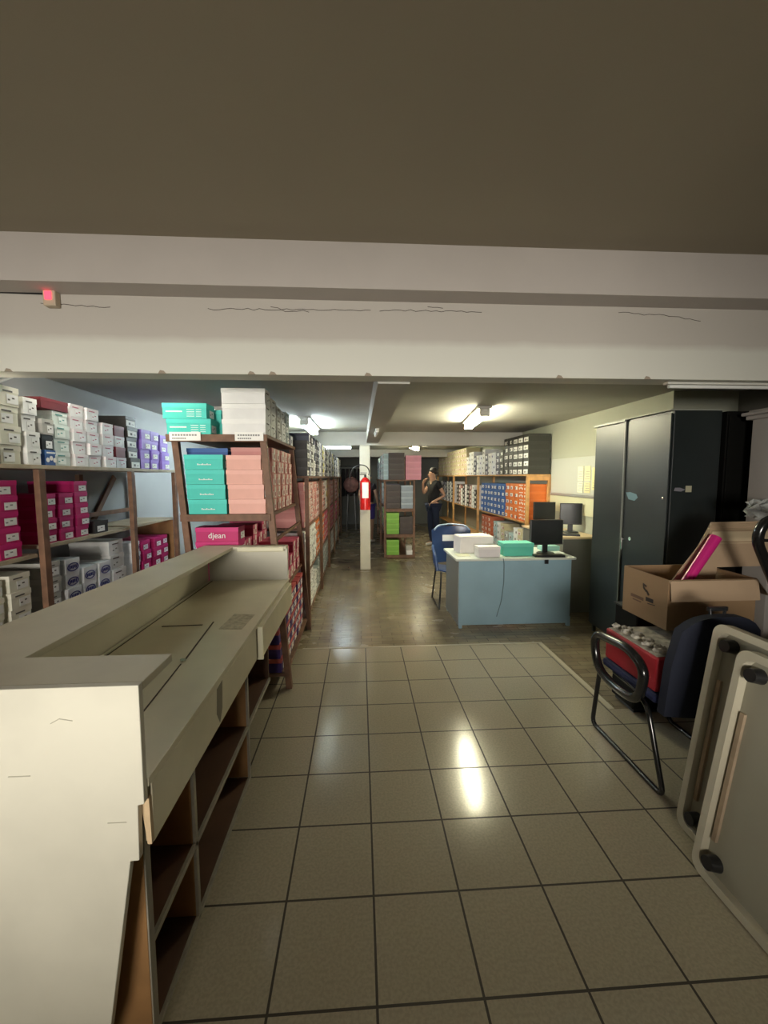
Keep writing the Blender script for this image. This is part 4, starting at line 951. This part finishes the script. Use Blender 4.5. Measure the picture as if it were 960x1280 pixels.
    for s_ in 'RL':
        n0 = len(vs); vs += [V('sh'+s_), V('sh'+s_).lerp(V('el'+s_), sleeve)]; ed += [(2, n0), (n0, n0+1)]; ra += [.078, .062]
    skin_mesh('tshirt', vs, ed, ra, shirt, e_)
    vs = [V('pel')]; ed = []; ra = [(.142, .118)]
    for s_ in 'RL':
        n0 = len(vs); vs += [V('hip'+s_), V('kn'+s_) if not shorts else V('hip'+s_).lerp(V('kn'+s_), .85)]; ed += [(0, n0), (n0, n0+1)]; ra += [.102, .070 if not shorts else .085]
        if not shorts: vs += [V('an'+s_)+Vector((0, 0, .0))]; ed += [(n0+1, n0+2)]; ra += [.055]
    skin_mesh('shorts' if shorts else 'jeans', vs, ed, ra, pants, e_)
    for s_ in 'RL':
        a = V('an'+s_); t_ = V('to'+s_); skin_mesh('shoe', [a+Vector((0, 0, -.02))-(t_-a)*.25, a.lerp(t_, .5)+Vector((0, 0, -.01)), t_+(t_-a)*.15], [(0, 1), (1, 2)], [.040, .042, .032], mat('white_shoe', (.6, .58, .55), .6), e_, sub=1)
    return e_
# local frame: facing -x in the photo for the woman -> joints written facing -y then rotated by -90 deg about z... facing (-1,0): rz=-pi/2
JW = dict(pel=(0, 0, .95), waist=(0, .0, 1.10), chest=(0, .01, 1.32), neck=(0, -.01, 1.48), head=(0, -.04, 1.60), crown=(0, -.03, 1.68), nose=(0, -.15, 1.585),
          shR=(-.17, .01, 1.40), elR=(-.22, -.14, 1.17), wrR=(-.12, -.20, 1.40), haR=(-.07, -.175, 1.475),
          shL=(.17, .02, 1.40), elL=(.27, .14, 1.14), wrL=(.20, -.06, 1.02), haL=(.17, -.13, .98),
          hipR=(-.09, 0, .88), knR=(-.10, -.03, .49), anR=(-.11, .03, .075), toR=(-.12, -.11, .035),
          hipL=(.09, 0, .88), knL=(.10, .03, .49), anL=(.10, .10, .075), toL=(.11, -.04, .035))
pw = person((1.70, 9.4, -.006), -math.pi/2+.25, 'person in black t-shirt and dark jeans, hand raised to face, beside right racks', JW, TEE, JEANS); pw.scale = (1.05, 1.05, 1.05)
JM = dict(JW); JM.update(elR=(-.24, .0, 1.14), wrR=(-.22, -.12, .92), haR=(-.21, -.16, .86), elL=(.24, .0, 1.14), wrL=(.22, -.10, .92), haL=(.21, -.14, .86))
pm2 = person((.19, 10.1, -.006), math.pi-.5, 'person in dark top and purple shorts, mostly hidden behind the aisle column', JM, mat('dark_top', (.02, .012, .015), .8), mat('purple_cloth', (.07, .05, .28), .8), shorts=True)

# far end of the left aisle: hanging dark coats rack and pinkish sack
e = empty('garment_rail', (-.22, 13.2, 0), 'dark garments hanging on a rail at the far aisle end', 'garment rail')
MB().tube([(-.42, 0, 0), (-.42, 0, 1.95), (.40, 0, 1.95), (.40, 0, 0)], .02, fillet=.05).build('rail_frame', BLACK, e, True)
for k in range(6):
    x = -.31+k*.122
    o = MB().prism([(-.17, 1.0), (-.20, 1.75), (-.05, 1.88), (.05, 1.88), (.20, 1.75), (.17, 1.0)], 'x', x-.042, x+.042).build('dark_garment', mat('garment_%d' % (k % 3), ((.012, .011, .014), (.02, .014, .02), (.03, .018, .022))[k % 3], .9), bev=.02); o.location = (-.22, 13.2, 0)
    tag(o, 'dark garment on the far rail, ' + ['leftmost hanging', 'second from left', 'third from left', 'third from right', 'second from right', 'rightmost hanging'][k], 'garment', 'garments on the far rail')
e = MB().sph((0, 0, 0), .24, (1.0, .7, 1.0), 18).build('pink_sack', mat('pinkish_sack', (.50, .25, .22), .7, noise=.5, scale=8), smooth=True); e.location = (-.27, 12.62, 1.375)
tag(e, 'pinkish lumpy sack held high at the far aisle end', 'sack')
e = empty('stool', (-.27, 12.62, 0), 'black stand under the pinkish sack far down the aisle', 'stand')
MB().cyl((0, 0, 1.10), (0, 0, 1.125), .18, seg=20).build('top_plate', BLACK, e)
for k in range(4):
    a = math.pi/4+k*math.pi/2; MB().bar((.14*math.cos(a), .14*math.sin(a), 1.10), (.2*math.cos(a), .2*math.sin(a), -.006), .025).build('leg', BLACK, e)
# ------------------------------------------------------------------
for o in bpy.data.objects:
    if o.type == 'EMPTY' and not o.children: print('CHILDLESS', o.name)
SC.cycles.use_denoising = True
